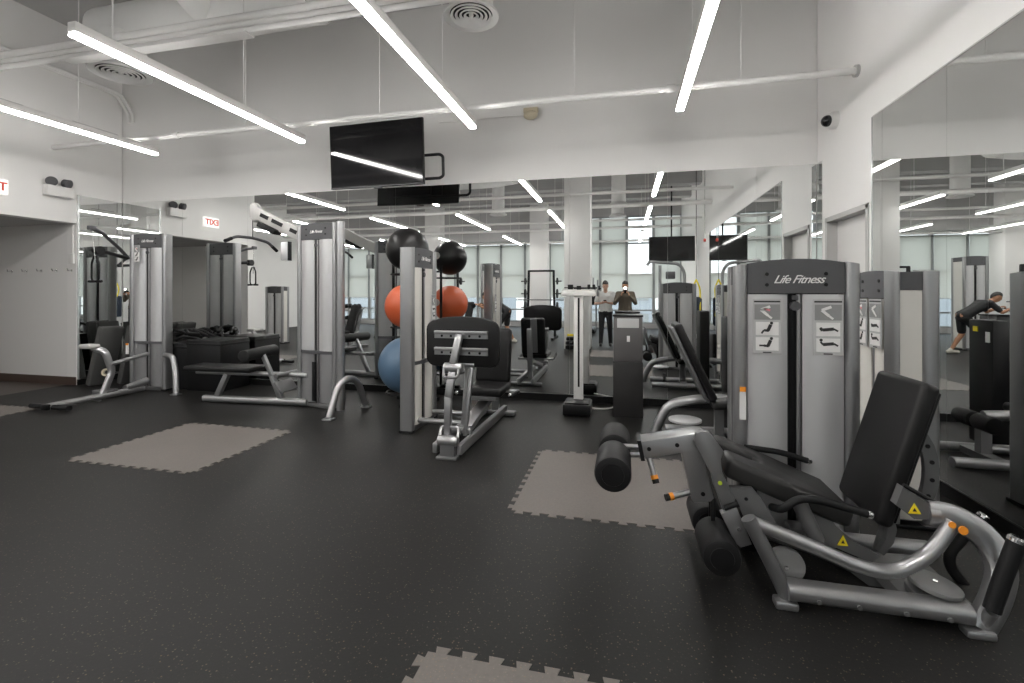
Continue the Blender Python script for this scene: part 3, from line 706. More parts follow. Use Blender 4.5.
# backrest
b0 = V((1.185, 0, 0.345)); b1 = V((1.39, 0, 1.045)); bd = (b1-b0).normalized(); bn = V((bd.z, 0, -bd.x))
def backpad(y0, y1, th, a0, a1, n0, bev, seg=4):
    mb = MB(); R = Matrix((bd, V((0, 1, 0)), bn*-1)).transposed()
    if R.determinant() < 0: R = Matrix((bd, V((0, 1, 0)), bn)).transposed()
    cen = b0+bd*(a0+a1)/2+V((0, (y0+y1)/2, 0))+bn*(n0+th/2)
    mb.box(cen, (a1-a0, y1-y0, th), bev, R, seg, smooth=True); return mb
Lb = (b1-b0).length
obj('backrest', backpad(2.63, 3.07, 0.08, 0, Lb, 0, 0.03), 'vinyl', leg, 'black padded backrest', auto=60)
obj('backrest_plate', backpad(2.66, 3.04, 0.025, 0.03, Lb-0.03, 0.072, 0.006, 2), 'black', leg)
b = MB(); b.tube([b0+bd*0.12+V((0, 2.85, 0))+bn*0.12, V((1.36, 2.85, 0.34)), V((1.3, 2.85, 0.12))], 0.03, 0.06); obj('backrest_post', b, 'silver_d', leg)
for dz in (0.62, 0.66):
    pass
b = MB(); b.box(b0+bd*(Lb-0.02)+V((0, 2.7, 0))+bn*0.085, (0.02, 0.04, 0.02), 0.004); b.box(b0+bd*(Lb-0.02)+V((0, 2.93, 0))+bn*0.085, (0.02, 0.04, 0.02), 0.004); obj('backrest_clip', b, 'chrome', leg)
# seat handles
def handle(pts, r, parent, capat=-1, fil=0.05, capr=None):
    b = MB(); b.tube(pts, r, fil); hnd = obj('handle', b, 'foam', parent)
    p = V(pts[capat]); q = V(pts[-2] if capat == -1 else pts[1]); d = (p-q).normalized()
    b = MB(); b.lathe([(0, -0.004), (r*1.05, -0.004), (r*1.05, 0.010), (r*0.8, 0.018), (0, 0.02)], p, d, 16); obj('end_cap', b, 'chrome', hnd); return hnd
handle([(0.726, 2.620, 0.390), (0.749, 2.540, 0.413), (0.819, 2.540, 0.479), (0.913, 2.540, 0.479), (1.114, 2.540, 0.433)], 0.019, leg)
handle([(0.702, 3.060, 0.551), (0.898, 3.085, 0.529), (1.047, 3.085, 0.488)], 0.017, leg)
handle([(1.507, 2.400, 0.135), (1.546, 2.400, 0.280), (1.594, 2.400, 0.436)], 0.031, leg, fil=0)
handle([(1.713, 2.860, -0.052), (1.619, 2.860, 0.066), (1.614, 2.860, 0.142), (1.755, 2.860, 0.342)], 0.024, leg, fil=0.05)
b = MB(); b.tube([(1.496, 2.450, 0.028), (1.514, 2.410, 0.121)], 0.024, 0); b.tube([(1.713, 2.860, -0.052), (1.710, 2.800, -0.055), (1.606, 2.600, 0.011)], 0.024, 0.04); obj('handle_bracket', b, 'silver', leg)
# roller arm casting
b = MB(); b.prism([(0.078, 2.600, 0.677), (0.368, 2.600, 0.745), (0.402, 2.600, 0.742), (0.392, 2.600, 0.648), (0.450, 2.600, 0.411), (0.436, 2.600, 0.394), (0.358, 2.600, 0.381), (0.343, 2.600, 0.395), (0.294, 2.600, 0.635), (0.119, 2.600, 0.590), (0.088, 2.600, 0.598)], (0, 0.14, 0), 0.008); arm = obj('roller_arm', b, 'silver', leg)
b = MB(); b.prism([(0.067, 2.590, 0.685), (0.088, 2.590, 0.686), (0.108, 2.590, 0.582), (0.088, 2.590, 0.580)], (0, 0.16, 0)); obj('arm_end_plate', b, 'black', arm)
for c in (V((0.129, 2.600, 0.644)), V((0.270, 2.600, 0.675)), V((0.397, 2.600, 0.432))):
    b = MB(); b.cyl(c+V((0, -0.004, 0)), c, 0.011, 12); obj('bolt', b, 'black', arm)
b = MB(); b.tube([(-0.033, 2.730, 0.607), (0.097, 2.700, 0.620)], 0.014, 0); b.tube([(-0.022, 2.730, 0.557), (0.107, 2.700, 0.577)], 0.014, 0); obj('roller_spindle', b, 'silver', arm)
# pull pins with orange collars
for (a_, c_) in (((0.130, 2.630, 0.591), (0.154, 2.600, 0.508)), ((0.337, 2.630, 0.424), (0.250, 2.600, 0.407))):
    d = (V(c_)-V(a_))
    b = MB(); b.tube([a_, c_], 0.016, 0); pin = obj('adjustment_pin', b, 'silver', arm)
    b = MB(); b.tube([c_, V(c_)+d*0.22], 0.019, 0); obj('pin_collar', b, 'orange', pin)
    b = MB(); b.tube([V(c_)+d*0.22, V(c_)+d*0.45], 0.018, 0); obj('pin_knob', b, 'black', pin)
# rocker link
b = MB(); b.prism([(0.348, 2.560, 0.709), (0.357, 2.560, 0.751), (0.386, 2.560, 0.768), (0.415, 2.560, 0.765), (0.438, 2.560, 0.741), (0.490, 2.560, 0.669), (0.476, 2.560, 0.628), (0.481, 2.560, 0.567), (0.509, 2.560, 0.510), (0.551, 2.560, 0.408), (0.485, 2.560, 0.376), (0.462, 2.560, 0.445), (0.443, 2.560, 0.493), (0.429, 2.560, 0.553)], (0, 0.04, 0), 0.005); lk = obj('rocker_link', b, 'silver_d', leg)
b = MB(); c = V((0.471, 2.558, 0.512)); b.cyl(c, c+V((0, -0.004, 0)), 0.010, 12); obj('round_sticker', b, 'lime', lk, 'small lime dot')
b = MB(); b.tube([(0.492, 2.570, 0.383), (0.557, 2.570, 0.415)], 0.02, 0); obj('link_clamp', b, 'black', lk)
b = MB(); b.prism([(0.472, 2.540, 0.364), (0.546, 2.540, 0.402), (0.615, 2.540, 0.226), (0.565, 2.540, 0.205), (0.537, 2.540, 0.227)], (0, 0.05, 0), 0.006); ll = obj('lower_link', b, 'silver', leg)
b = MB(); c = V((0.555, 2.540, 0.298)); b.cyl(c, c+V((0, -0.006, 0)), 0.010, 12); obj('bolt', b, 'chrome', ll)
b = MB(); b.prism([(0.513, 2.580, 0.482), (0.629, 2.580, 0.488), (0.675, 2.580, 0.432), (0.756, 2.580, 0.292), (0.592, 2.580, 0.333), (0.560, 2.580, 0.401)], (0, 0.04, 0)); sp = obj('side_plate', b, 'silver_d', leg)
b = MB(); c = V((0.597, 2.580, 0.435)); b.cyl(c, c+V((0, -0.003, 0)), 0.009, 12); obj('hole', b, 'black', sp)
# rollers
def roller(x, z, y0, y1, r, parent):
    b = MB(); b.cyl((x, y0, z), (x, y1, z), r, 36, 0.018); ro = obj('roller_pad', b, 'foam', parent, 'black foam roller')
    b = MB(); b.lathe([(0, 0), (r*0.62, 0), (r*0.6, 0.004), (0, 0.006)], (x, y0, z), (0, -1, 0), 30); obj('roller_cap', b, 'black', ro)
roller(-0.055, 0.56, 2.41, 2.70, 0.092, leg); roller(-0.055, 0.56, 2.80, 3.08, 0.092, leg)
b = MB(); b.cyl((-0.055, 2.69, 0.575), (-0.055, 2.81, 0.575), 0.03, 16); obj('roller_axle', b, 'silver', leg)
roller(0.458, 0.195, 2.43, 2.70, 0.090, leg); roller(0.458, 0.195, 2.80, 3.05, 0.090, leg)
b = MB(); b.cyl((0.458, 2.69, 0.195), (0.458, 2.81, 0.195), 0.03, 16)
for y in (2.64, 2.70): b.box((0.452, y, 0.30), (0.022, 0.016, 0.20), 0.003)
obj('roller_bracket', b, 'black', leg)
b = MB(); b.box((0.68, 2.93, 0.27), (0.09, 0.10, 0.5), 0.01); obj('main_post', b, 'black', leg)
b = MB(); b.box((0.98, 3.06, 0.09), (0.1, 0.12, 0.06), 0.006); obj('tower_tie', b, 'silver_d', leg)

# ------------------------------------------------------------------ second machine: curl bench between tower and mirror
curl = thing('leg_curl_machine', 'grey bench machine with tilted black back pad behind the front tower', 'gym machine', (1.2, 4.9, 0))
TW2 = place((1.65, 4.07, 0), -PI/2)
tower(TW2, curl, 0.64, 0.25, 1.605, cw=0.14, plac=[(0.42, 1.10, 1), (0.23, 1.10, 0)], face='panel_w', back=False, fc=0.035)
b = MB(); b.tube([(0.303, 4.950, 0.052), (0.332, 4.950, 0.155), (0.428, 4.950, 0.361), (0.635, 4.950, 0.411), (0.857, 4.950, 0.443), (1.5, 4.95, 0.40)], 0.045, 0.16); obj('frame_tube', b, 'silver', curl)
p0 = V((0.47, 4.95, 1.16)); p1 = V((0.80, 4.95, 0.44)); pd = (p1-p0).normalized(); pn_ = V((-pd.z, 0, pd.x))
R = Matrix((pd, V((0, 1, 0)), pd.cross(V((0, 1, 0))))).transposed()
b = MB(); b.box((p0+p1)/2+V((0, 0, 0))+pn_*0.03, ((p1-p0).length, 0.44, 0.075), 0.03, R, 4, True); obj('backrest', b, 'vinyl', curl, 'black tilted back pad', auto=60)
b = MB(); b.box((p0+p1)/2-pn_*0.028, ((p1-p0).length*0.97, 0.40, 0.03), 0.008, R); obj('backrest_plate', b, 'silver_d', curl)
b = MB(); b.box((1.03, 4.95, 0.43), (0.44, 0.40, 0.085), 0.035, Matrix.Rotation(math.radians(-8), 3, 'Y'), 4, True); obj('seat', b, 'vinyl2', curl, 'grey padded seat', auto=60)
b = MB(); b.cyl(V((0.565, 4.750, 0.262))+V((0, 0, -0.01)), V((0.565, 4.750, 0.262))+V((0, 0, 0.012)), 0.15, 32, 0.004); obj('pulley_guard', b, 'panel', curl, 'pale round guard')
b = MB(); b.cyl((0.64, 4.75, 0.0), (0.64, 4.75, 0.16), 0.025, 12); obj('guard_post', b, 'silver_d', curl)
for y in (4.72, 5.2):
    b = MB(); b.tube([(0.42, y, 0.05), (1.86, y, 0.05)], 0, 0, prof=OV(0.045, 0.04), up=(0, 0, 1)); obj('base_rail', b, 'silver', curl)
for x in (0.9, 1.5):
    b = MB(); b.beam((x, 4.95, 0.05), (x, 4.95, 0.4), 0.08, 0.08, (1, 0, 0)); b.box((x, 4.95, 0.05), (0.1, 0.5, 0.06)); obj('seat_post', b, 'silver_d', curl)
for y in (4.83, 5.07):
    b = MB(); b.cyl((1.55, y-0.1, 0.36), (1.55, y+0.1, 0.36), 0.07, 24, 0.012); obj('roller_pad', b, 'foam', curl)
b = MB(); b.box((1.42, 4.55, 0.56), (0.06, 0.3, 0.5), 0.02, None, 3, True); obj('thigh_pad', b, 'vinyl', curl)
b = MB(); b.beam((1.46, 4.55, 0.05), (1.46, 4.55, 0.8), 0.05, 0.02, (1, 0, 0)); obj('pad_arm', b, 'silver', curl)

# dark multi-purpose cabinet seen in the right mirror
t = thing('storage_cabinet', 'slim black cabinet hidden behind the front tower, seen in the right mirror', 'cabinet', (1.12, 5.5, 0))
b = MB(); b.box((1.12, 5.5, 0.61), (0.13, 0.32, 1.2), 0.012); obj('body', b, 'black', t)
b = MB(); b.box((1.188, 5.56, 1.12), (0.008, 0.06, 0.05)); obj('yellow_sticker', b, 'yellow', t)
b = MB(); b.box((1.188, 5.40, 1.05), (0.008, 0.05, 0.1)); obj('white_label', b, 'paper', t)

# ------------------------------------------------------------------ leg press in the middle
lp = thing('leg_press_machine', 'silver leg press with wide black footplate in the middle of the room', 'gym machine', (-1.47, 4.7, 0))
TW3 = place((-2.15, 4.55, 0), PI/2)
tower(TW3, lp, 0.68, 0.15, 1.95, cw=0.085, header=0.2, arch=0.015, plac=[], logo=0.06, face='panel_w', low='panel_w', band=0.72)
placard(TW3 @ Matrix.Translation((0, -0.015, 0)), 0.52, 1.15, lp, 1, 0.1, 0.3)
xc = -1.47
def arcplate(y, z0, z1, w, th, bow, parent, name, m, tilt=0.0, label=None, rnd=0.09):
    """rounded plate in the x-z plane, bowed top edge"""
    b = bmesh.new(); pts = []
    hw = w/2
    def corner(cx, cz, a0, r):
        for k in range(6): a = a0+PI/2*k/5; pts.append((cx+r*math.cos(a), cz+r*math.sin(a)))
    corner(hw-rnd, z1-rnd, 0, rnd)
    for k in range(1, 8):
        x = hw-rnd-(2*(hw-rnd))*k/8; pts.append((x, z1+bow*(1-(x/(hw))**2)))
    corner(-hw+rnd, z1-rnd, PI/2, rnd); corner(-hw+rnd, z0+rnd, PI, rnd); corner(hw-rnd, z0+rnd, 3*PI/2, rnd)
    zc = (z0+z1)/2
    mb = MB(); mb.prism([V((xc+p[0], y+(p[1]-zc)*tilt, p[1])) for p in pts], (0, th, 0), min(th*0.35, 0.018)); return obj(name, mb, m, parent, label)
fp = arcplate(4.17, 0.78, 1.215, 0.72, 0.05, 0.035, lp, 'footplate', 'vinyl', 0.0, 'large black footplate')
for z in (1.085, 0.93):
    b = MB(); b.box((xc-0.005, 4.155, z+0.018), (0.52, 0.04, 0.03), 0.004); b.box((xc-0.005, 4.162, z-0.015), (0.52, 0.022, 0.045)); rb = obj('plate_bracket', b, 'silver', fp)
    b = MB()
    for dx in (-0.19, -0.1, 0.08, 0.18): b.cyl((xc+dx, 4.148, z-0.015), (xc+dx, 4.152, z-0.015), 0.012, 10)
    obj('bolt', b, 'black', rb)
b = MB(); b.beam((xc+0.0, 4.11, 1.09), (xc-0.045, 4.06, 0.82), 0.065, 0.06, (0, -1, 0), 0.008); obj('press_arm', b, 'silver', lp)
b = MB(); b.cyl((xc-0.13, 4.06, 0.79), (xc+0.05, 4.06, 0.79), 0.045, 18, 0.008); b.tube([(xc-0.12, 4.03, 0.79), (xc-0.12, 4.01, 0.71), (xc+0.02, 4.01, 0.71), (xc+0.02, 4.03, 0.79)], 0.014, 0.03, 8); obj('arm_pivot', b, 'silver', lp)
b = MB(); b.beam((xc-0.05, 4.06, 0.76), (xc-0.075, 4.02, 0.52), 0.07, 0.05, (0, -1, 0), 0.008); b.beam((xc-0.075, 4.02, 0.53), (xc-0.085, 4.02, 0.16), 0.065, 0.05, (0, -1, 0), 0.008); obj('press_arm', b, 'silver', lp)
b = MB(); b.beam((xc+0.09, 4.2, 0.80), (xc+0.05, 4.12, 0.16), 0.035, 0.05, (0, -1, 0), 0.006); b.beam((xc+0.03, 4.25, 0.78), (xc+0.0, 4.2, 0.2), 0.035, 0.05, (0, -1, 0), 0.006); b.cyl((xc-0.02, 4.2, 0.80), (xc+0.12, 4.2, 0.80), 0.035, 14); b.cyl((xc-0.1, 4.15, 0.2), (xc+0.1, 4.15, 0.2), 0.03, 14); obj('linkage', b, 'silver', lp)
b = MB(); b.cyl((xc-0.15, 3.96, 0.155), (xc+0.04, 3.96, 0.155), 0.045, 18, 0.012); b.tube([(xc-0.14, 3.97, 0.18), (xc-0.14, 4.02, 0.26), (xc+0.03, 4.02, 0.26), (xc+0.03, 3.97, 0.18)], 0.016, 0.03, 8); obj('front_bumper', b, 'silver', lp)
b = MB(); b.box((xc-0.055, 3.96, 0.065), (0.13, 0.06, 0.11)); b.box((xc-0.055, 3.95, 0.012), (0.19, 0.10, 0.024), 0.006); obj('front_foot', b, 'silver_d', lp)
for dx in (0.07, -0.16):
    b = MB(); b.beam((xc+dx-0.03, 3.98, 0.07), (xc+dx, 5.55, 0.07), 0.05, 0.09, (0, 0, 1), 0.008); obj('base_rail', b, 'silver', lp)
b = MB(); b.box((xc-0.04, 5.5, 0.03), (0.5, 0.1, 0.05), 0.01); obj('rear_foot', b, 'silver_d', lp)
b = MB(); b.beam((xc-0.02, 4.35, 0.16), (xc-0.0, 5.3, 0.36), 0.12, 0.06, (0, 0, 1), 0.006); b.beam((xc, 5.35, 0.1), (xc, 5.45, 0.9), 0.08, 0.06, (0, 1, 0), 0.006); obj('seat_rail', b, 'silver', lp)
b = MB(); b.box((xc+0.03, 4.92, 0.435), (0.42, 0.46, 0.09), 0.035, None, 4, True); obj('seat', b, 'vinyl', lp, 'black seat cushion', auto=60)
b = MB(); b.box((xc+0.03, 4.92, 0.372), (0.3, 0.4, 0.05), 0.01); obj('seat_carriage', b, 'silver_d', lp)
b = MB(); b.box((xc+0.02, 5.22, 0.76), (0.40, 0.10, 0.62), 0.045, Matrix.Rotation(math.radians(-10), 3, 'X'), 4, True); obj('backrest', b, 'vinyl', lp, 'black padded backrest', auto=60)
b = MB(); b.beam((xc+0.05, 5.25, 0.5), (xc+0.05, 5.36, 1.05), 0.1, 0.03, (0, 1, 0)); obj('backrest_strip', b, 'silver', lp)
for sx_ in (-0.25, 0.33):
    b = MB(); b.tube([(xc+sx_, 5.1, 0.38), (xc+sx_, 4.85, 0.40), (xc+sx_, 4.72, 0.42)], 0.018, 0.05); hd = obj('handle', b, 'foam', lp)
    b = MB(); b.ball((xc+sx_, 4.715, 0.42), 0.02); obj('end_cap', b, 'chrome', hd)
b = MB(); b.cyl((xc-0.26, 5.1, 0.38), (xc+0.34, 5.1, 0.38), 0.02, 12); obj('handle_bar', b, 'silver', lp)
for y in (4.72, 5.1):
    b = MB(); b.tube([(-2.2, y, 0.10), (-1.65, y, 0.10)], 0.028, 0); obj('tower_tie', b, 'silver', lp)

# ------------------------------------------------------------------ lat pulldown / row machine (tall tower, bench to its left)
lat = thing('pulldown_row_machine', 'tall grey pulldown tower with long flat bench to its left and hanging bar', 'gym machine', (-4.2, 5.3, 0))
TW4 = place((-4.19, 5.38, 0), math.radians(-12))
tower(TW4, lat, 0.68, 0.15, 2.36, cw=0.06, header=0.2, arch=0.015, band=0.71, logo=0.055)
b = MB(TW4); b.box((0.345, -0.02, 0.34), (0.05, 0.03, 0.5), 0.004); obj('cable_cover', b, 'black', lat)
b = MB(TW4); b.plan([(0.68+0.01+0.05*math.cos(2*PI*k/16)+0.04, 0.05+0.05*math.sin(2*PI*k/16)) for k in range(16)], 0.0, 2.37); obj('side_post', b, 'silver', lat)
# stabiliser arch
b = MB(); b.tube([(-3.33, 4.84, 0.02), (-3.31, 4.98, 0.36), (-3.28, 5.15, 0.44), (-3.25, 5.32, 0.36), (-3.23, 5.47, 0.02)], 0.04, 0.14); ar = obj('stabiliser_leg', b, 'silver', lat)
for (x, y) in ((-3.33, 4.83), (-3.23, 5.48)):
    b = MB(); b.box((x, y, 0.01), (0.12, 0.10, 0.02), 0.006); obj('foot', b, 'silver', ar)
# bench
b = MB(); b.tube([(-5.52, 5.25, 0.05), (-4.0, 5.35, 0.05)], 0, 0, prof=OV(0.045, 0.045), up=(0, 0, 1)); obj('base_rail', b, 'silver', lat)
b = MB(); b.beam((-5.33, 5.27, 0.08), (-5.18, 5.28, 0.38), 0.07, 0.06, (0, 1, 0), 0.006); obj('bench_post', b, 'silver', lat)
b = MB(); b.beam((-4.38, 5.33, 0.08), (-4.52, 5.32, 0.40), 0.06, 0.06, (0, 1, 0), 0.006); obj('bench_post', b, 'silver', lat)
b = MB(); b.tube([(-5.65, 5.27, 0.40), (-4.0, 5.36, 0.40)], 0, 0, prof=OV(0.04, 0.03), up=(0, 0, 1)); obj('bench_rail', b, 'silver', lat)
b = MB(); b.box((-5.22, 5.29, 0.465), (1.0, 0.34, 0.07), 0.028, Matrix.Rotation(math.radians(3.4), 3, 'Z'), 4, True); obj('bench_pad', b, 'vinyl', lat, 'long flat black bench pad', auto=60)
b = MB(); b.cyl((-4.62, 4.95, 0.68), (-4.75, 5.65, 0.68), 0.075, 24, 0.015); obj('roller_pad', b, 'foam', lat, 'black foam thigh roller')
b = MB(); b.beam((-4.5, 5.31, 0.38), (-4.66, 5.3, 0.70), 0.05, 0.05, (0, 1, 0), 0.006); obj('roller_arm', b, 'silver', lat)
b = MB(); b.cyl((-4.27, 5.1, 0.42), (-4.27, 5.55, 0.42), 0.03, 12); b.box((-4.16, 5.15, 0.3), (0.16, 0.3, 0.03), 0.004, Matrix.Rotation(math.radians(50), 3, 'Y')); obj('foot_rest', b, 'silver_d', lat)
# boom and bar
b = MB(); bt = [(-4.1, 2.30), (-4.1, 2.12), (-4.45, 2.27), (-4.80, 2.45), (-4.88, 2.44), (-4.94, 2.50), (-4.94, 2.66), (-4.88, 2.70), (-4.80, 2.62), (-4.45, 2.45)]
b.prism([V((x, 5.40, z)) for (x, z) in bt], (0, 0.10, 0), 0.01); bo = obj('boom', b, 'cream', lat)
b = MB()
for (x, z, L_) in ((-4.70, 2.50, 0.12), (-4.50, 2.41, 0.16), (-4.25, 2.29, 0.10)): b.beam((x-L_/2, 5.395, z+L_*0.2), (x+L_/2, 5.395, z-L_*0.25), 0.012, 0.05)
obj('boom_slot', b, 'black', bo)
b = MB(); b.box((-4.62, 5.40, 2.33), (0.30, 0.16, 0.07), 0.02, Matrix.Rotation(math.radians(24), 3, 'Y')); obj('grip_pad', b, 'foam', lat)
b = MB()
for (x, z, r) in ((-4.86, 2.55, 0.06), (-4.25, 2.30, 0.05)): b.cyl((x, 5.42, z), (x, 5.48, z), r, 20)
obj('pulley', b, 'black', bo)
b = MB(); b.box((-4.34, 5.36, 2.02), (0.11, 0.05, 0.24), 0.01); b.mi = 1; b.box((-4.275, 5.36, 2.02), (0.02, 0.055, 0.25)); obj('pulley_cover', b, ['panel', 'black'], lat)
b = MB(); b.cyl((-4.92, 5.44, 2.22), (-4.92, 5.44, 2.52), 0.006, 8); obj('cable', b, 'black', lat)
b = MB(); b.tube([(-4.92, 4.98, 2.13), (-4.92, 5.16, 2.21), (-4.92, 5.44, 2.22), (-4.92, 5.72, 2.19), (-4.92, 5.9, 2.08)], 0.019, 0.06); lb_ = obj('pulldown_bar', b, 'head', lat)
for (y0_, z0_, y1_, z1_) in ((4.98, 2.13, 5.08, 2.175), (5.9, 2.08, 5.8, 2.14)):
    b = MB(); b.tube([(-4.92, y0_, z0_), (-4.92, y1_, z1_)], 0.023, 0); obj('bar_grip', b, 'foam', lb_)

# ------------------------------------------------------------------ low row machine at far left
row = thing('low_row_machine', 'tall grey cable tower with low footbar rail in the far left corner', 'gym machine', (-6.95, 5.2, 0))
TW5 = place((-7.36, 5.66, 0), math.radians(2))
tower(TW5, row, 0.66, 0.15, 2.36, cw=0.07, header=0.2, arch=0.015, band=0.72, logo=0.055)
placard(TW5 @ Matrix.Translation((0, -0.035, 0)), 0.2, 1.93, row, 0, 0.11, 0.26)
b = MB(TW5); b.box((-0.0, -0.02, 0.62), (0.05, 0.01, 0.16)); b.mi = 1; b.box((0.0, -0.021, 0.69), (0.05, 0.011, 0.03)); obj('warning_sticker', b, ['paper', 'orange'], row)
b = MB(); b.tube([(-6.95, 4.36, 0.06), (-6.95, 5.55, 0.06)], 0, 0, prof=OV(0.05, 0.04), up=(0, 0, 1)); obj('base_rail', b, 'silver', row)
b = MB(); b.tube([(-7.28, 4.40, 0.05), (-6.65, 4.40, 0.05)], 0, 0, prof=OV(0.035, 0.03), up=(0, 0, 1)); b.box((-6.95, 4.34, 0.06), (0.1, 0.05, 0.07), 0.01); obj('front_foot', b, 'black', row)
b = MB(); b.tube([(-6.95, 5.0, 0.08), (-6.95, 5.12, 0.38), (-6.98, 5.05, 0.66), (-7.1, 4.98, 0.72)], 0, 0.05, prof=OV(0.032, 0.045)); obj('bent_arm', b, 'silver', row)
b = MB(); b.box((-7.12, 4.95, 0.74), (0.2, 0.16, 0.06), 0.025, None, 3, True); obj('chest_pad', b, 'cream', row)
b = MB(); b.tube([(-6.95, 5.1, 0.48), (-6.95, 5.62, 0.56)], 0.028, 0); b.tube([(-6.95, 5.3, 0.1), (-6.95, 5.62, 0.16)], 0.05, 0); obj('brace', b, 'silver', row)
b = MB(); b.lathe([(0.03, -0.02), (0.055, -0.02), (0.055, 0.02), (0.03, 0.02), (0.03, -0.02)], (-7.05, 5.12, 0.36), (0.5, -1, 0), 20); obj('ring_handle', b, 'copper', row)
b = MB(); b.box((-7.02, 5.08, 0.1), (0.2, 0.2, 0.06), 0.01); b.cyl((-6.95, 4.95, 0.0), (-6.95, 4.95, 0.05), 0.03, 12); obj('foot_plate', b, 'silver_d', row)
b = MB(); b.tube([(-6.62, 5.62, 0.55), (-6.45, 5.60, 0.54), (-6.33, 5.54, 0.30), (-6.28, 5.5, 0.02)], 0.04, 0.12); sl_ = obj('stabiliser_leg', b, 'silver', row)
b = MB(); b.box((-6.28, 5.5, 0.01), (0.12, 0.1, 0.02), 0.006); obj('foot', b, 'silver', sl_)
b = MB(); b.tube([(-7.36, 5.66, 2.0), (-7.30, 5.45, 2.16), (-7.14, 5.12, 2.32), (-7.09, 4.97, 2.35)], 0.024, 0.1); b.box((-7.09, 4.96, 2.36), (0.05, 0.1, 0.06), 0.01); obj('boom', b, 'head', row)
b = MB(); b.tube([(-7.34, 5.62, 2.0), (-7.12, 5.1, 2.06)], 0.028, 0); b.cyl((-7.14, 5.05, 2.06), (-7.06, 5.05, 2.06), 0.06, 16); obj('pulley_arm', b, 'black', row)
b = MB()
b.cyl((-7.08, 5.0, 1.85), (-7.09, 4.97, 2.34), 0.005, 8)
obj('cable', b, 'chrome', row)
for dx in (-0.07, 0.06):
    b = MB(); b.tube([(-7.08+dx*0.3, 5.0, 1.98), (-7.08+dx, 5.0, 1.88), (-7.08+dx, 5.0, 1.66), (-7.08+dx*0.4, 5.0, 1.62)], 0.012, 0.03, 8); b.tube([(-7.08+dx-0.05, 5.0, 1.63), (-7.08+dx+0.05, 5.0, 1.63)], 0.018, 0, 8); obj('hanging_handle', b, 'black', row)

# ------------------------------------------------------------------ ball rack with balls
t = thing('ball_rack', 'black upright rack holding exercise balls before the mirror', 'ball rack', (-2.75, 5.95, 0))
b = MB(); b.tube([(-2.75, 6.0, 0.0), (-2.75, 6.0, 1.9)], 0.02, 0); obj('post', b, 'black', t)
b = MB(); b.beam((-3.05, 6.0, 0.03), (-2.45, 6.0, 0.03), 0.06, 0.05); b.beam((-2.75, 5.5, 0.03), (-2.75, 6.25, 0.03), 0.06, 0.05); obj('base', b, 'black', t)
for z, r in ((1.69, 0.2), (1.01, 0.2), (0.17, 0.26)):
    b = MB(); pts = [(-2.75+r*math.cos(a_), 5.66+r*math.sin(a_), z+0.02) for a_ in [2*PI*k/24 for k in range(25)]]
    b.tube(pts, 0.010, 0, 8); b.tube([(-2.75, 5.66+r, z+0.02), (-2.75, 6.0, z+0.02)], 0.012, 0, 8); obj('cradle_ring', b, 'black', t)
def gym_ball(p, r, m, label):
    t = thing('exercise_ball', label, 'exercise ball', p, 'exercise balls on the rack')
    b = MB(); b.ball(p, r, n=40); obj('shell', b, m, t)
    b = MB(); b.lathe([(0, 0.004), (0.05, 0.0), (0.055, -0.012)], V(p)+V((-0.12, 0.985*r*0.97, 0.02)), (-0.12*3, 1, 0.05), 20); obj('valve_patch', b, 'plug', t)
gym_ball((-2.735, 5.65, 2.035), 0.275, 'ball_k', 'black exercise ball on top of the rack')
gym_ball((-2.735, 5.65, 1.30), 0.29, 'ball_o', 'orange exercise ball in the middle of the rack')
gym_ball((-2.735, 5.64, 0.54), 0.365, 'ball_b', 'blue exercise ball at the bottom of the rack')

# ------------------------------------------------------------------ scale, dispenser
sc = thing('weighing_scale', 'white upright beam scale with black base before the mirror', 'scale', (-0.56, 5.8, 0))
b = MB(); b.box((-0.55, 5.80, 0.075), (0.33, 0.36, 0.13), 0.012); b.box((-0.55, 5.80, 0.148), (0.29, 0.31, 0.018), 0.004); obj('base', b, 'black', sc)
b = MB(); b.box((-0.55, 5.90, 0.79), (0.115, 0.07, 1.32), 0.008); po = obj('column', b, 'white', sc)
b = MB(); b.box((-0.545, 5.862, 0.86), (0.022, 0.008, 1.1)); obj('slot', b, 'black', po)
b = MB(); b.box((-0.55, 5.88, 1.46), (0.42, 0.10, 0.055), 0.008); b.box((-0.55, 5.86, 1.50), (0.40, 0.03, 0.022)); bm_ = obj('beam', b, 'white', sc)
b = MB()
for x in (-0.66, -0.63, -0.42, -0.36): b.box((x, 5.86, 1.545), (0.035, 0.05, 0.06), 0.006)
b.box((-0.52, 5.86, 1.535), (0.40, 0.016, 0.012)); obj('sliding_weight', b, 'black', bm_)
b = MB(); b.cyl((-0.37, 5.93, 1.42), (-0.37, 5.93, 1.66), 0.012, 10); obj('height_rod', b, 'silver', sc)
b = MB(); b.tube([(-0.42, 5.98, 0.03), (-0.25, 6.02, 0.012), (-0.12, 6.15, 0.012), (-0.06, 6.35, 0.10)], 0.010, 0.08, 8); o = obj('power_cord', b, 'white'); tag(o, 'white power cord on the floor beside the scale', 'cord'); setorigin(o, (-0.25, 6.05, 0))
di = thing('towel_dispenser', 'grey floor cabinet with light top panel between scale and bench machine', 'dispenser', (0.04, 5.85, 0))
b = MB(); b.box((0.045, 5.87, 0.33), (0.345, 0.30, 0.66), 0.008); obj('lower_cabinet', b, 'cabinet_d', di)
b = MB(); b.box((0.045, 5.87, 0.925), (0.335, 0.29, 0.53), 0.010); up_ = obj('upper_cabinet', b, 'cabinet', di)
b = MB(); b.box((0.045, 5.722, 1.115), (0.25, 0.006, 0.11)); obj('notice_sticker', b, 'plac', up_, 'pale torn notice')
b = MB(); b.box((0.05, 5.722, 0.93), (0.035, 0.008, 0.07), 0.003); obj('dispenser_slot', b, 'paper', up_)
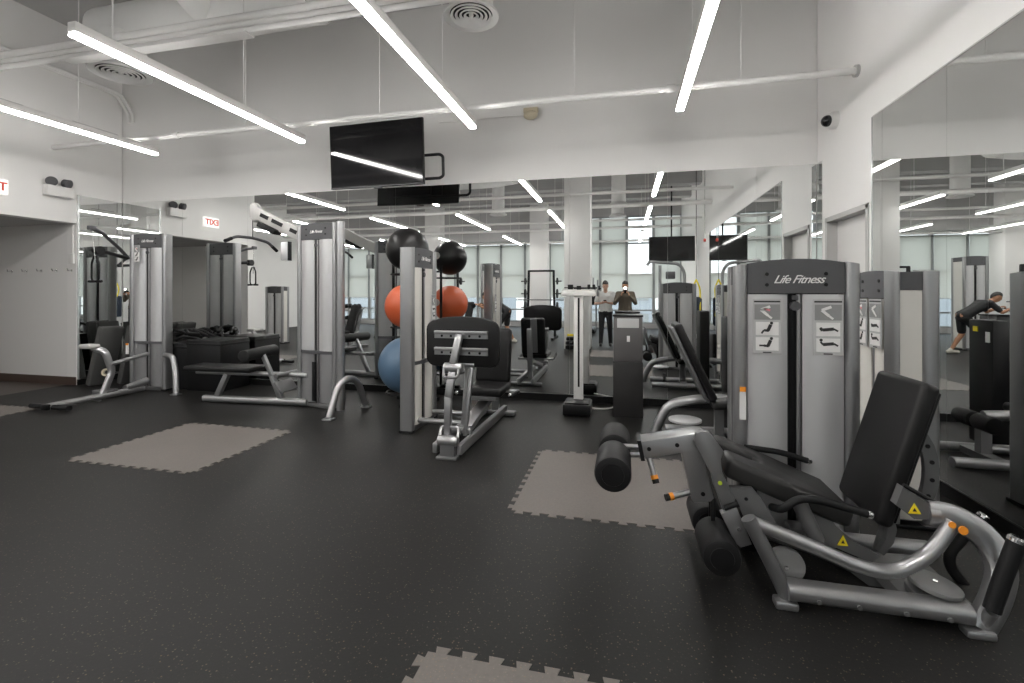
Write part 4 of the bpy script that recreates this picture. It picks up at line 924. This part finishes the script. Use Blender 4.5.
b = MB(); b.box((0.045, 5.87, 1.2), (0.35, 0.31, 0.02), 0.006); obj('lid', b, 'black', di)

# ------------------------------------------------------------------ corner storage on the left
for k, (x, y, rz, lean, lb) in enumerate([(-8.08, 5.95, 0, 16, 'thick grey exercise mat leaning nearest the recess'), (-7.78, 6.08, 0, 13, 'second grey exercise mat leaning behind the cable tower'), (-7.55, 6.10, 0, 10, 'third grey exercise mat leaning behind the cable tower')]):
    b = MB(); R = Matrix.Rotation(math.radians(lean), 3, 'Y') @ Matrix.Rotation(math.radians(-4), 3, 'Z')
    b.box((x, y-0.1*(k == 0), 0.475), (0.10, 0.34, 0.96), 0.02, R, 3); o = obj('exercise_mat', b, 'matfoam'); tag(o, lb, 'exercise mat', 'exercise mats leaning in the corner')
    zmin = min((o.matrix_world @ v.co).z for v in o.data.vertices); setorigin(o, (x, y, zmin)); o.location.z = 0
for k, (c, s_, lb) in enumerate([((-6.72, 6.1, 0.35), (0.5, 0.5, 0.70), 'black storage box right of the cable tower with a heap on top'), ((-6.12, 6.08, 0.38), (0.62, 0.56, 0.76), 'taller black storage box behind the flat bench')]):
    t = thing('storage_box', lb, 'box', (c[0], c[1], 0))
    b = MB(); b.box(c, s_, 0.012); obj('body', b, 'black', t)
    b = MB(); b.box((c[0], c[1], c[2]+s_[2]/2-0.06), (s_[0]+0.012, s_[1]+0.012, 0.03), 0.004); obj('lid_rim', b, 'iron', t)
b = MB(); rr = random.Random(3)
for k in range(14):
    x = -6.72+rr.uniform(-0.16, 0.16); y = 6.1+rr.uniform(-0.2, 0.2); z = 0.73+rr.uniform(0, 0.16)*(1-abs(x+6.72)*3)
    b.tube([(x-0.12, y-0.05, z), (x, y+rr.uniform(-.1, .1), z+0.06), (x+0.10, y+rr.uniform(-.1, .1), z+rr.uniform(0, .05)), (x+0.16, y+0.1, z-0.01)], 0.024, 0.05, 8)
o = obj('strap_heap', b, 'iron'); tag(o, 'heap of black training straps on the storage box', 'straps', kind='stuff'); setorigin(o, (-6.72, 6.1, 0.70))

# ------------------------------------------------------------------ televisions
def television(loc, rz, w, h, label, tilt=0.0, arm=True):
    t = thing('television', label, 'television', loc)
    T = Matrix.Translation(V(loc)) @ Matrix.Rotation(rz, 4, 'Z') @ Matrix.Rotation(tilt, 4, 'X')
    b = MB(T); b.box((0, 0.02, 0), (w, 0.045, h), 0.006); b.box((0, 0.055, -h*0.1), (w*0.6, 0.05, h*0.5), 0.01); obj('casing', b, 'black', t)
    b = MB(T); b.box((0, -0.004, 0.008), (w-0.025, 0.006, h-0.04)); obj('screen', b, 'screen', t)
    b = MB(T); b.box((0, -0.003, -h/2+0.012), (w, 0.008, 0.014)); b.box((0.03, -0.006, -h/2-0.012), (0.12, 0.03, 0.02), 0.004); obj('bottom_strip', b, 'head', t)
    return t, T
tv, T = television((-3.24, 5.73, 3.325), math.radians(-2), 1.40, 0.86, 'large black wall-mounted television angled out above the mirror', math.radians(3))
b = MB(T); b.box((0.0, 0.10, -0.1), (0.5, 0.03, 0.4)); b.tube([(0.2, 0.12, -0.03), (0.87, 0.14, -0.03), (0.91, 0.15, -0.06), (0.91, 0.15, -0.31), (0.87, 0.14, -0.34), (0.2, 0.12, -0.34)], 0.020, 0.03, 10); obj('mount_frame', b, 'black', tv)
b = MB(); b.beam((-3.1, 5.82, 3.30), (-3.05, 6.41, 3.30), 0.05, 0.06); b.box((-3.05, 6.39, 3.30), (0.3, 0.04, 0.34)); obj('mount_arm', b, 'black', tv)
t2, T = television((1.5, -3.2, 2.90), PI, 1.42, 0.80, 'second black television hung from the ceiling on the window side')
b = MB(); b.cyl((1.5, -3.29, 3.2), (1.5, -3.29, ZC), 0.025, 12); b.box((1.5, -3.29, 2.95), (0.3, 0.05, 0.6)); obj('ceiling_mount', b, 'black', t2)

# ------------------------------------------------------------------ shades
for i in range(nb):
    x0 = XW+i*bw+0.05; x1 = x0+bw-0.1
    xm = (x0+x1)/2; z1, z0 = (3.56, 1.28)
    if i == 13: z1 = 2.24
    t = thing('roller_shade', 'pale translucent roller shade half covering its window', 'roller shade', (xm, YF+0.03, z1), 'roller shades on the window wall')
    if i == 13: t['label'] = 'short roller shade low on the window whose upper panes are bare'; del t['group']
    b = MB(); b.box((xm, YF+0.03, (z0+z1)/2), (x1-x0, 0.004, z1-z0)); obj('fabric', b, 'shade', t)
    b = MB(); b.cyl((x0, YF+0.03, z0), (x1, YF+0.03, z0), 0.014, 10); obj('bottom_bar', b, 'white', t)
    b = MB(); b.cyl((x0, YF+0.04, z1), (x1, YF+0.04, z1), 0.03, 12); obj('roller', b, 'white', t)
    if xm > -2.5 and i != 13:
        b = MB(); b.box((xm, YF+0.03, 4.1), (x1-x0, 0.004, 1.02)); obj('upper_fabric', b, 'shade', t)

# ------------------------------------------------------------------ machines behind the photographer (seen in the mirrors)
t = thing('cable_tower', 'tall pale cable tower standing by the weight racks near the windows', 'gym machine', (-4.2, -1.8, 0))
tower(place((-3.92, -1.6, 0), PI), t, 0.55, 0.5, 2.4, cw=0.07, header=0.22, face='panel', back=True)
def weight_rack(x, y, label, dz):
    t = thing('weight_rack', label, 'weight rack', (x, y, 0), 'weight racks near the windows')
    for s_ in (-0.45, 0.45):
        b = MB(); b.beam((x+s_, y, 0.0), (x+s_*0.9, y, 2.2), 0.07, 0.07, (1, 0, 0)); obj('upright', b, 'iron', t)
        b = MB(); b.beam((x+s_, y-0.5, 0.04), (x+s_, y+0.6, 0.04), 0.07, 0.07); obj('base_rail', b, 'iron', t)
    b = MB(); b.beam((x-0.42, y, 2.18), (x+0.42, y, 2.18), 0.06, 0.06); b.beam((x-0.45, y, 0.3), (x+0.45, y, 0.3), 0.06, 0.06); obj('crossbar', b, 'iron', t)
    for s_ in (-1, 1):
        for z, r in ((0.55, 0.22), (1.0, 0.19), (1.45, 0.15), (1.85, 0.11)):
            b = MB(); b.cyl((x+s_*0.46, y, z), (x+s_*0.66, y, z), 0.022, 10); pg = obj('peg', b, 'chrome', t)
            b = MB(); b.lathe([(0.025, 0), (r, 0.0), (r, 0.04), (r*0.7, 0.05), (0.025, 0.05)], (x+s_*0.5, y, z), (s_, 0, 0), 24); obj('weight_plate', b, 'iron', pg)
    b = MB(); b.cyl((x-0.8, y+0.1, 1.25), (x+0.8, y+0.1, 1.25), 0.016, 10); obj('barbell', b, 'chrome', t)
    return t
weight_rack(-5.75, -1.9, 'black rack of weight plates left of the tall cable tower', 0)
w2 = weight_rack(-2.6, -2.2, 'black rack of weight plates beside the window pillar', 0)
# dumbbell bench rack far left behind
for k, (x, y, lb) in enumerate([(-7.0, 1.9, 'inclined exercise bench left behind the photographer'), (-5.6, -3.6, 'inclined exercise bench near the windows')]):
    t = thing('incline_bench', lb, 'exercise bench', (x, y, 0), 'inclined benches behind the photographer')
    b = MB(); b.beam((x, y-0.6, 0.06), (x, y+0.6, 0.06), 0.07, 0.07); b.box((x, y-0.6, 0.04), (0.5, 0.07, 0.07)); b.box((x, y+0.6, 0.04), (0.5, 0.07, 0.07)); b.beam((x, y-0.1, 0.06), (x, y, 0.42), 0.06, 0.06, (1, 0, 0)); obj('frame', b, 'silver', t)
    b = MB(); b.box((x, y+0.28, 0.46), (0.28, 0.42, 0.07), 0.025, None, 3, True); obj('seat', b, 'vinyl', t)
    b = MB(); b.box((x, y-0.28, 0.78), (0.28, 0.09, 0.8), 0.03, Matrix.Rotation(math.radians(28), 3, 'X'), 3, True); obj('backrest', b, 'vinyl', t)
t = thing('dumbbell_rack', 'silver three-tier dumbbell rack in the left hall, seen in the mirror', 'dumbbell rack', (-8.3, 0.6, 0))
for x in (-9.1, -7.5):
    b = MB(); b.beam((x, 0.75, 0.0), (x, 0.35, 1.05), 0.07, 0.07, (1, 0, 0)); obj('upright', b, 'silver', t)
for k, (y, z) in enumerate(((0.75, 0.32), (0.60, 0.66), (0.45, 1.0))):
    b = MB(); b.box((-8.3, y, z), (1.75, 0.28, 0.025), 0.004, Matrix.Rotation(math.radians(-18), 3, 'X')); obj('shelf', b, 'silver', t)
tiers = ['bottom', 'middle', 'top']; db = None
for k, (y, z) in enumerate(((0.75, 0.32), (0.60, 0.66), (0.45, 1.0))):
    for q in range(6):
        p = V((-9.0+q*0.28, y, z+0.09))
        if db is None:
            p0_ = p; db = thing('dumbbell', 'black dumbbell with chrome grip on the %s shelf of the rack' % tiers[k], 'dumbbell', p, 'dumbbells on the rack')
            b = MB(); b.cyl(p+V((0, -0.13, 0)), p+V((0, 0.13, 0)), 0.016, 12); obj('grip', b, 'chrome', db)
            for s_ in (-1, 1):
                b = MB(); b.cyl(p+V((0, s_*0.06, 0)), p+V((0, s_*0.14, 0)), 0.065, 8, 0.01); obj('weight', b, 'iron', db)
        else: dup(db, p-p0_, 'black dumbbell with chrome grip on the %s shelf of the rack' % tiers[k])
for o_ in [o_ for o_ in C.objects if o_.name.startswith('dumbbell') and o_.get('category') == 'dumbbell']: o_['group'] = 'dumbbells on the '+o_['label'].split(' on the ')[1].split(' shelf')[0]+' shelf'
t = thing('cable_tower', 'tall grey cable tower in the left hall beside the dumbbell rack', 'gym machine', (-9.9, 0.9, 0))
tower(place((-9.6, 1.1, 0), PI), t, 0.6, 0.3, 1.65, cw=0.07, header=0.18, face='panel', back=True)
b = MB(); b.beam((-9.9, 1.1, 0.05), (-9.9, 2.2, 0.05), 0.08, 0.08); b.box((-9.9, 1.9, 0.45), (0.4, 0.4, 0.08), 0.03); b.beam((-9.9, 1.9, 0.05), (-9.9, 1.9, 0.42), 0.07, 0.07, (1, 0, 0)); obj('seat_frame', b, 'silver', t)
weight_rack(-7.4, -1.6, 'black rack of weight plates standing in front of the dumbbell rack side', 0)
for k, (x, y, lb) in enumerate([(-6.3, -0.9, 'silver framed leg machine nearest the dumbbell rack, seen in the mirror'), (-5.2, -0.3, 'silver framed leg machine between bench and pillar, seen in the mirror')]):
    t = thing('seated_machine', lb, 'gym machine', (x, y, 0))
    b = MB(); b.tube([(x-0.3, y+0.7, 0.04), (x-0.3, y-0.6, 0.04), (x-0.3, y-0.75, 0.3), (x-0.3, y-0.75, 1.3)], 0.04, 0.15); obj('side_frame', b, 'silver', t)
    b = MB(); b.tube([(x+0.3, y+0.7, 0.04), (x+0.3, y-0.6, 0.04), (x+0.3, y-0.75, 0.3), (x+0.3, y-0.75, 1.3)], 0.04, 0.15); obj('side_frame', b, 'silver', t)
    b = MB(); b.tube([(x-0.3, y-0.75, 1.28), (x+0.3, y-0.75, 1.28)], 0.035, 0); b.tube([(x-0.3, y, 0.3), (x+0.3, y, 0.3)], 0.035, 0); obj('crossbar', b, 'silver', t)
    b = MB(); b.beam((x, y, 0.04), (x, y, 0.42), 0.08, 0.08, (1, 0, 0)); b.beam((x-0.3, y, 0.05), (x+0.3, y, 0.05), 0.06, 0.06); obj('seat_post', b, 'silver', t)
    b = MB(); b.box((x, y, 0.46), (0.4, 0.42, 0.08), 0.03, None, 3, True); obj('seat', b, 'vinyl', t)
    b = MB(); b.box((x, y-0.32, 0.85), (0.4, 0.09, 0.7), 0.035, Matrix.Rotation(math.radians(12), 3, 'X'), 3, True); obj('backrest', b, 'vinyl', t)
    for s_ in (-0.42, 0.42):
        b = MB(); b.tube([(x+s_, y-0.5, 1.1), (x+s_, y+0.15, 0.75), (x+s_, y+0.3, 0.8)], 0.024, 0.08); obj('lever_arm', b, 'silver', t)
# pull-up frame with bent bar, seen over the second pad in the mirror
t = thing('pull_up_station', 'silver station with bent overhead tube near the second television', 'gym machine', (1.3, -2.0, 0))
b = MB(); b.tube([(1.75, -2.0, 0.0), (1.75, -2.0, 2.1), (1.6, -2.0, 2.34), (0.75, -2.0, 2.42), (0.68, -2.0, 2.3)], 0.045, 0.2); obj('overhead_tube', b, 'silver', t)
b = MB(); b.beam((1.05, -2.0, 0.0), (1.05, -2.0, 2.3), 0.09, 0.09, (1, 0, 0)); obj('upright', b, 'silver', t)
b = MB(); b.beam((0.8, -2.0, 0.04), (2.0, -2.0, 0.04), 0.08, 0.08); b.beam((1.05, -2.5, 0.04), (1.05, -1.5, 0.04), 0.08, 0.08); obj('base', b, 'silver', t)
b = MB(); b.box((1.35, -2.0, 2.0), (0.26, 0.2, 0.22), 0.02); obj('counterweight', b, 'head', t)
# punch bag with yellow straps
t = thing('training_bag', 'navy training bag with yellow straps hanging near the right wall', 'training bag', (1.98, -1.3, 0.65))
b = MB(); b.lathe([(0, 0), (0.12, 0.01), (0.15, 0.06), (0.15, 0.75), (0.12, 0.8), (0, 0.81)], (1.98, -1.3, 0.55), n=24); obj('bag', b, 'navy', t)
b = MB(); b.tube([(1.86, -1.3, 0.6), (1.9, -1.15, 1.0), (1.88, -1.3, 1.6), (1.98, -1.3, 1.85)], 0.022, 0.1, 8); b.tube([(2.1, -1.3, 0.6), (2.06, -1.15, 1.0), (2.08, -1.3, 1.6), (1.98, -1.3, 1.85)], 0.022, 0.1, 8); obj('strap', b, 'yellow', t)
b = MB(); b.cyl((1.98, -1.3, 1.84), (1.98, -1.3, ZC), 0.008, 8); obj('hanging_rope', b, 'black', t)
# treadmill
def treadmill(x, y, label):
    t = thing('treadmill', label, 'treadmill', (x, y, 0))
    b = MB(); b.box((x, y, 0.11), (0.78, 1.7, 0.14), 0.03); obj('deck', b, 'iron', t)
    b = MB(); b.box((x, y+0.05, 0.187), (0.5, 1.45, 0.012)); obj('belt', b, 'black', t)
    for s_ in (-0.36, 0.36):
        b = MB(); b.tube([(x+s_, y-0.7, 0.15), (x+s_, y-0.62, 1.1), (x+s_, y-0.3, 1.12)], 0.03, 0.08); obj('handrail', b, 'silver_d', t)
    b = MB(); b.box((x, y-0.66, 1.2), (0.72, 0.1, 0.4), 0.03, Matrix.Rotation(math.radians(-20), 3, 'X')); obj('console', b, 'black', t)
treadmill(-1.4, -4.9, 'black treadmill facing the windows behind the pillar')
# low boxes along the pillar
t = thing('step_platform', 'small stack of black step platforms at the foot of the white pillar', 'step platform', (-1.42, 0.5, 0))
for k in range(3):
    b = MB(); b.box((-1.36, 0.52, 0.06+k*0.11), (0.24-0.02*k, 0.2, 0.085), 0.02); obj('step', b, 'black', t)
b = MB(); b.box((-1.36, 0.52, 0.375), (0.16, 0.12, 0.05), 0.015); obj('top_grip', b, 'yellow', t)

# ------------------------------------------------------------------ people seen in the mirrors
def remesh(mb, voxel, smooth_it=6):
    me = bpy.data.meshes.new('tmp'); bmesh.ops.recalc_face_normals(mb.bm, faces=mb.bm.faces[:]); mb.bm.to_mesh(me); mb.bm.free()
    o = bpy.data.objects.new('tmp', me); C.objects.link(o)
    m = o.modifiers.new('r', 'REMESH'); m.mode = 'VOXEL'; m.voxel_size = voxel; m.use_smooth_shade = True
    s = o.modifiers.new('s', 'SMOOTH'); s.iterations = smooth_it; s.factor = 0.5
    bpy.context.view_layer.update()
    me2 = bpy.data.meshes.new_from_object(o.evaluated_get(bpy.context.evaluated_depsgraph_get()))
    bpy.data.objects.remove(o); return me2
def meshobj(name, me, m, parent, label=None):
    me.name = name; me.transform(Matrix.Translation(-rootloc(parent))); me.materials.clear(); me.materials.append(M[m])
    o = bpy.data.objects.new(name, me); link(o); o.parent = parent
    if label: o['label'] = label
    return o
def hand(b, wrist, dirv, side, curl):
    """palm, four fingers of unequal length and a thumb; side = palm normal"""
    d = V(dirv).normalized(); n = V(side).normalized(); n = (n-d*n.dot(d)).normalized(); w = d.cross(n)
    p = V(wrist)
    for k in range(4): b.cap(p+d*0.02+w*(k-1.5)*0.017, p+d*0.085+w*(k-1.5)*0.019, 0.016, 0.013, 10)
    for k, L_ in enumerate((0.066, 0.078, 0.072, 0.055)):
        q = p+d*0.09+w*(k-1.5)*0.021
        d1 = (d*math.cos(curl)+n*math.sin(curl)); q1 = q+d1*L_*0.5
        d2 = (d*math.cos(curl*2.1)+n*math.sin(curl*2.1)); q2 = q1+d2*L_*0.5
        b.cap(q, q1, 0.0098, 0.009, 8); b.cap(q1, q2, 0.009, 0.0085, 8)
    q = p+d*0.03-w*0.03; q1 = q-w*0.028+d*0.028+n*0.01; q2 = q1+d*0.03+n*0.015
    b.cap(q, q1, 0.013, 0.011, 8); b.cap(q1, q2, 0.011, 0.009, 8)
def person(label, J, hair_style, top, bottom, shoes, skin, held=None, short_sleeve=True, shorts=False, curl=0.6, loc=None):
    """J: joints dict in world space; facing vector J['f']"""
    t = thing('person', label, 'person', loc or (J['ankL'][0], J['ankL'][1], 0))
    f = V(J['f']).normalized(); g = {k: V(v) for k, v in J.items()}
    b = MB()
    sp = (g['chest']-g['pelvis']).normalized(); sidev = (g['shR']-g['shL']).normalized()
    for k in range(7):
        u = k/6; c = g['pelvis'].lerp(g['chest'], u); wd = 0.155-0.03*math.sin(PI*u)*1.0+0.012*u
        for s_ in (-0.5, 0, 0.5): b.ball(c+sidev*wd*s_, wd*0.66, (1, 1, 1), 14)
    b.cap(g['shL'], g['shR'], 0.062, 0.062)
    b.cap(g['chest']+sp*0.06, g['head']-g['hup']*0.05, 0.062, 0.053)
    up = g['hup'].normalized(); hf = V(J['hf']).normalized(); hs = up.cross(hf).normalized()
    R = Matrix((hs, hf, up)).transposed()
    b.ball(g['head']+up*0.02, 0.1, (0.76, 0.95, 1.15), 20, R); b.ball(g['head']-up*0.055+hf*0.02, 0.075, (0.80, 0.90, 0.85), 16, R)
    b.ball(g['head']+hf*0.100-up*0.012, 0.019, (0.75, 1.1, 1.4), 10, R); b.ball(g['head']+hf*0.088-up*0.058, 0.022, (1.3, 0.6, 0.45), 10, R)
    for s_ in (-1, 1):
        b.ball(g['head']+hs*s_*0.077-up*0.01, 0.03, (0.35, 0.7, 1.1), 10, R)
    for s_ in ('L', 'R'):
        b.cap(g['sh'+s_], g['el'+s_], 0.052, 0.040); b.cap(g['el'+s_], g['wr'+s_], 0.040, 0.027)
        hand(b, g['wr'+s_], g['wr'+s_]-g['el'+s_] if ('hd'+s_) not in g else g['hd'+s_], g['palm'+s_], curl)
        b.cap(g['hip'+s_], g['kn'+s_], 0.085, 0.057); b.cap(g['kn'+s_], g['ank'+s_], 0.058, 0.037)
        calf = g['kn'+s_].lerp(g['ank'+s_], 0.3)-f*0.02; b.cap(calf, calf.lerp(g['ank'+s_], 0.4), 0.05, 0.036)
        b.cap(g['ank'+s_]-V((0, 0, 0.045))-f*0.03, g['ank'+s_]-V((0, 0, 0.05))+f*0.15, 0.034, 0.027)
    body = meshobj('body', remesh(b, 0.009, 3), skin, t)
    e = MB()
    for s_ in (-1, 1): e.ball(g['head']+hf*0.089+hs*s_*0.032+up*0.018, 0.012, (1.2, 0.5, 0.7), 10, R)
    obj('eyes', e, 'ink', t)
    h = MB()
    h.ball(g['head']+up*0.038-hf*0.014, 0.107, (0.80, 0.98, 1.08), 22, R)
    hm = remesh(h, 0.012, 2)
    bm = bmesh.new(); bm.from_mesh(hm)
    dele = [v for v in bm.verts if (v.co-g['head']).dot(up) < 0.055-0.10*max(0, -(v.co-g['head']).dot(hf)/0.1) and (v.co-g['head']).dot(hf) > -0.09]
    bmesh.ops.delete(bm, geom=dele, context='VERTS'); bm.to_mesh(hm); bm.free()
    meshobj('hair', hm, 'hair', t)
    c = MB()
    for k in range(7):
        u = k/6; q = (g['pelvis']+sp*0.02).lerp(g['chest'], u); wd = 0.168-0.02*math.sin(PI*u)+0.012*u
        for s_ in (-0.5, 0, 0.5): c.ball(q+sidev*wd*s_, wd*0.68, (1, 1, 1), 14)
    c.cap(g['shL'], g['shR'], 0.072, 0.072)
    for s_ in ('L', 'R'):
        if short_sleeve: c.cap(g['sh'+s_], g['sh'+s_].lerp(g['el'+s_], 0.75), 0.066, 0.062)
        else: c.cap(g['sh'+s_], g['el'+s_], 0.066, 0.055); c.cap(g['el'+s_], g['el'+s_].lerp(g['wr'+s_], 0.93), 0.055, 0.042)
    meshobj('shirt' if short_sleeve else 'jacket', remesh(c, 0.012, 4), top, t)
    c = MB(); c.cap(g['hipL'], g['hipR'], 0.108, 0.108); c.ball(g['pelvis'], 0.115, (1.1, 0.95, 0.8))
    for s_ in ('L', 'R'):
        if shorts: c.cap(g['hip'+s_], g['hip'+s_].lerp(g['kn'+s_], 0.8), 0.098, 0.085)
        else: c.cap(g['hip'+s_], g['kn'+s_], 0.098, 0.072); c.cap(g['kn'+s_], g['ank'+s_]-V((0, 0, 0.01)), 0.070, 0.056)
    meshobj('shorts' if shorts else 'trousers', remesh(c, 0.012, 4), bottom, t)
    for s_ in ('L', 'R'):
        c = MB(); q = V((g['ank'+s_].x, g['ank'+s_].y, 0.0))
        ft = (f-V((0, 0, f.z))).normalized()
        c.cap(q+V((0, 0, 0.05))-ft*0.05, q+V((0, 0, 0.045))+ft*0.15, 0.048, 0.040); c.cap(q+V((0, 0, 0.08)), q+V((0, 0, 0.1)), 0.045, 0.045)
        me = remesh(c, 0.01, 2)
        for v in me.vertices: v.co.z = max(v.co.z, 0.0)
        meshobj('shoe', me, shoes, t)
    return t
# standing photographer behind the camera position
def standing(x, y, H=1.0, hf=(0, 1, -0.15), arms=None):
    J = dict(f=(0, 1, 0), hf=hf, hup=(0, 0.12, 1), pelvis=(x, y, 0.97), chest=(x, y-0.01, 1.36), shL=(x-0.19, y-0.01, 1.45), shR=(x+0.19, y-0.01, 1.45), head=(x, y+0.04, 1.66),
             hipL=(x-0.095, y, 0.93), hipR=(x+0.095, y, 0.93), knL=(x-0.11, y+0.03, 0.50), knR=(x+0.12, y+0.02, 0.50), ankL=(x-0.13, y-0.01, 0.085), ankR=(x+0.14, y-0.01, 0.085))
    J.update(arms); return J
px, py = 0.03, -0.42
J = standing(px, py, arms=dict(elL=(px-0.27, py+0.12, 1.20), elR=(px+0.27, py+0.12, 1.20), wrL=(px-0.10, py+0.24, 1.405), wrR=(px+0.11, py+0.24, 1.405), palmL=(1, 0.2, 0.3), palmR=(-1, 0.2, 0.3), hdL=(0.25, 0.35, 0.8), hdR=(-0.25, 0.35, 0.8)))
person('person in olive brown jacket raising a camera with bright flash, seen in the mirror', J, 0, 'jacket', 'trouser', 'shoe', 'skin2', short_sleeve=False, curl=0.75)
t = thing('photo_camera', 'black camera with glowing flash held up by the person in brown', 'camera', (px, -0.17, 1.5))
b = MB(); b.box((px, -0.165, 1.50), (0.135, 0.06, 0.09), 0.012); b.box((px, -0.165, 1.55), (0.05, 0.05, 0.03), 0.008); obj('body', b, 'black', t)
b = MB(); b.lathe([(0, 0.0), (0.03, 0.0), (0.032, 0.055), (0.026, 0.06), (0, 0.05)], (px, -0.135, 1.495), (0, 1, 0), 24); obj('lens', b, 'screen', t)
b = MB(); b.box((px, -0.15, 1.60), (0.075, 0.05, 0.06), 0.012); obj('flash_head', b, 'head', t)
b = MB(); b.box((px, -0.122, 1.60), (0.065, 0.006, 0.05)); obj('flash_window', b, 'flash', t)
qx, qy = -0.50, -0.52
J = standing(qx, qy, hf=(0.15, 1, -0.5), arms=dict(elL=(qx-0.27, qy+0.05, 1.17), elR=(qx+0.26, qy+0.05, 1.17), wrL=(qx-0.07, qy+0.27, 1.20), wrR=(qx+0.09, qy+0.27, 1.20), palmL=(0.3, 0, 1), palmR=(-0.3, 0, 1), hdL=(0.5, 0.6, 0.15), hdR=(-0.5, 0.6, 0.15)))
person('person in pale grey t-shirt looking down at a phone, seen in the mirror', J, 0, 'tee', 'trouser', 'shoe', 'skin', curl=0.5)
b = MB(); b.box((qx, qy+0.345, 1.25), (0.075, 0.15, 0.01), 0.004, Matrix.Rotation(math.radians(25), 3, 'X')); o = obj('mobile_phone', b, 'screen'); tag(o, 'black phone held by the person in the pale t-shirt', 'phone'); setorigin(o, (qx, qy+0.345, 1.25))
# bent-over person exercising near the racks
ex, ey = -3.55, -0.62
J = dict(f=(-1, 0, 0), hf=(-1, 0.1, -0.25), hup=(-0.45, 0, 0.9), pelvis=(ex+0.22, ey, 0.93), chest=(ex-0.16, ey, 1.19), shL=(ex-0.20, ey+0.19, 1.24), shR=(ex-0.20, ey-0.19, 1.24), head=(ex-0.44, ey, 1.36),
         hipL=(ex+0.21, ey+0.09, 0.88), hipR=(ex+0.21, ey-0.09, 0.88), knL=(ex-0.06, ey+0.12, 0.50), knR=(ex+0.16, ey-0.14, 0.48), ankL=(ex+0.06, ey+0.12, 0.085), ankR=(ex+0.38, ey-0.15, 0.085),
         elL=(ex-0.40, ey+0.24, 1.02), elR=(ex-0.40, ey-0.24, 1.02), wrL=(ex-0.62, ey+0.20, 1.12), wrR=(ex-0.62, ey-0.20, 1.12), palmL=(0, 0, -1), palmR=(0, 0, -1))
person('person in black t-shirt and shorts bending forward near the racks, seen in the mirrors', J, 0, 'sport', 'sport', 'shoe_w', 'skin2', shorts=True, curl=0.9)
b = MB(); b.cyl((ex-0.70, ey-0.42, 1.10), (ex-0.70, ey+0.42, 1.10), 0.016, 12)
bb = thing('hand_bar', 'short bar with small end weights held by the bending person', 'barbell', (ex-0.70, ey, 1.10)); obj('bar', b, 'chrome', bb)
for s_ in (-1, 1):
    b = MB(); b.cyl((ex-0.70, ey+s_*0.36, 1.10), (ex-0.70, ey+s_*0.42, 1.10), 0.07, 18, 0.006); obj('end_weight', b, 'iron', bb)

# ------------------------------------------------------------------ outside
for k, (x, y, w, h, lb) in enumerate([(-3, -60, 14, 16, 'grey tower block far outside, straight behind the bare window'), (16, -75, 18, 22, 'tall grey tower block far outside on the right'), (-28, -70, 16, 13, 'low grey building far outside on the left'), (-55, -80, 20, 20, 'grey tower block far outside at the far left')]):
    t = thing('far_building', lb, 'building', (x, y, -12))
    b = MB(); b.box((x, y, h/2-12), (w, 10, h)); obj('body', b, 'city', t)
    b = MB()
    for q in range(int(h//3)): b.box((x, y+5.05, -11+q*3), (w*0.9, 0.1, 1.2))
    obj('window_band', b, 'mullion', t)

wd = bpy.data.worlds.new('sky'); bpy.context.scene.world = wd; wd.use_nodes = True
nt = wd.node_tree; bg = nt.nodes['Background']
tc = nt.nodes.new('ShaderNodeTexCoord'); sp = nt.nodes.new('ShaderNodeSeparateXYZ'); nt.links.new(tc.outputs['Generated'], sp.inputs[0])
cr = nt.nodes.new('ShaderNodeValToRGB'); cr.color_ramp.elements[0].position = 0.0; cr.color_ramp.elements[0].color = (0.70, 0.72, 0.73, 1)
cr.color_ramp.elements[1].position = 0.45; cr.color_ramp.elements[1].color = (0.70, 0.78, 0.88, 1)
e = cr.color_ramp.elements.new(0.06); e.color = (0.90, 0.94, 0.97, 1)
nt.links.new(sp.outputs[2], cr.inputs[0]); nt.links.new(cr.outputs[0], bg.inputs[0]); bg.inputs[1].default_value = 1.15

# ------------------------------------------------------------------ camera & render look
cd = bpy.data.cameras.new('camera'); cam = bpy.data.objects.new('camera', cd); link(cam)
cam.location = (0, 0, CAM_H); cam.rotation_euler = (PI/2, 0, math.radians(13.35))
cd.sensor_width = 36; cd.sensor_fit = 'HORIZONTAL'; cd.lens = 472/1024*36; cd.shift_y = -48.5/1024; cd.clip_start = 0.02
S_ = bpy.context.scene; S_.camera = cam
S_.view_settings.view_transform = 'Standard'; S_.view_settings.look = 'None'; S_.view_settings.gamma = 1; S_.view_settings.use_curve_mapping = False
S_.view_settings.exposure = 1.12
cy = S_.cycles
cy.max_bounces = 14; cy.diffuse_bounces = 4; cy.glossy_bounces = 8; cy.transparent_max_bounces = 12; cy.transmission_bounces = 6
cy.sample_clamp_indirect = 4.0; cy.use_denoising = True; cy.blur_glossy = 0.6
cy.use_adaptive_sampling = True; cy.adaptive_threshold = 0.015
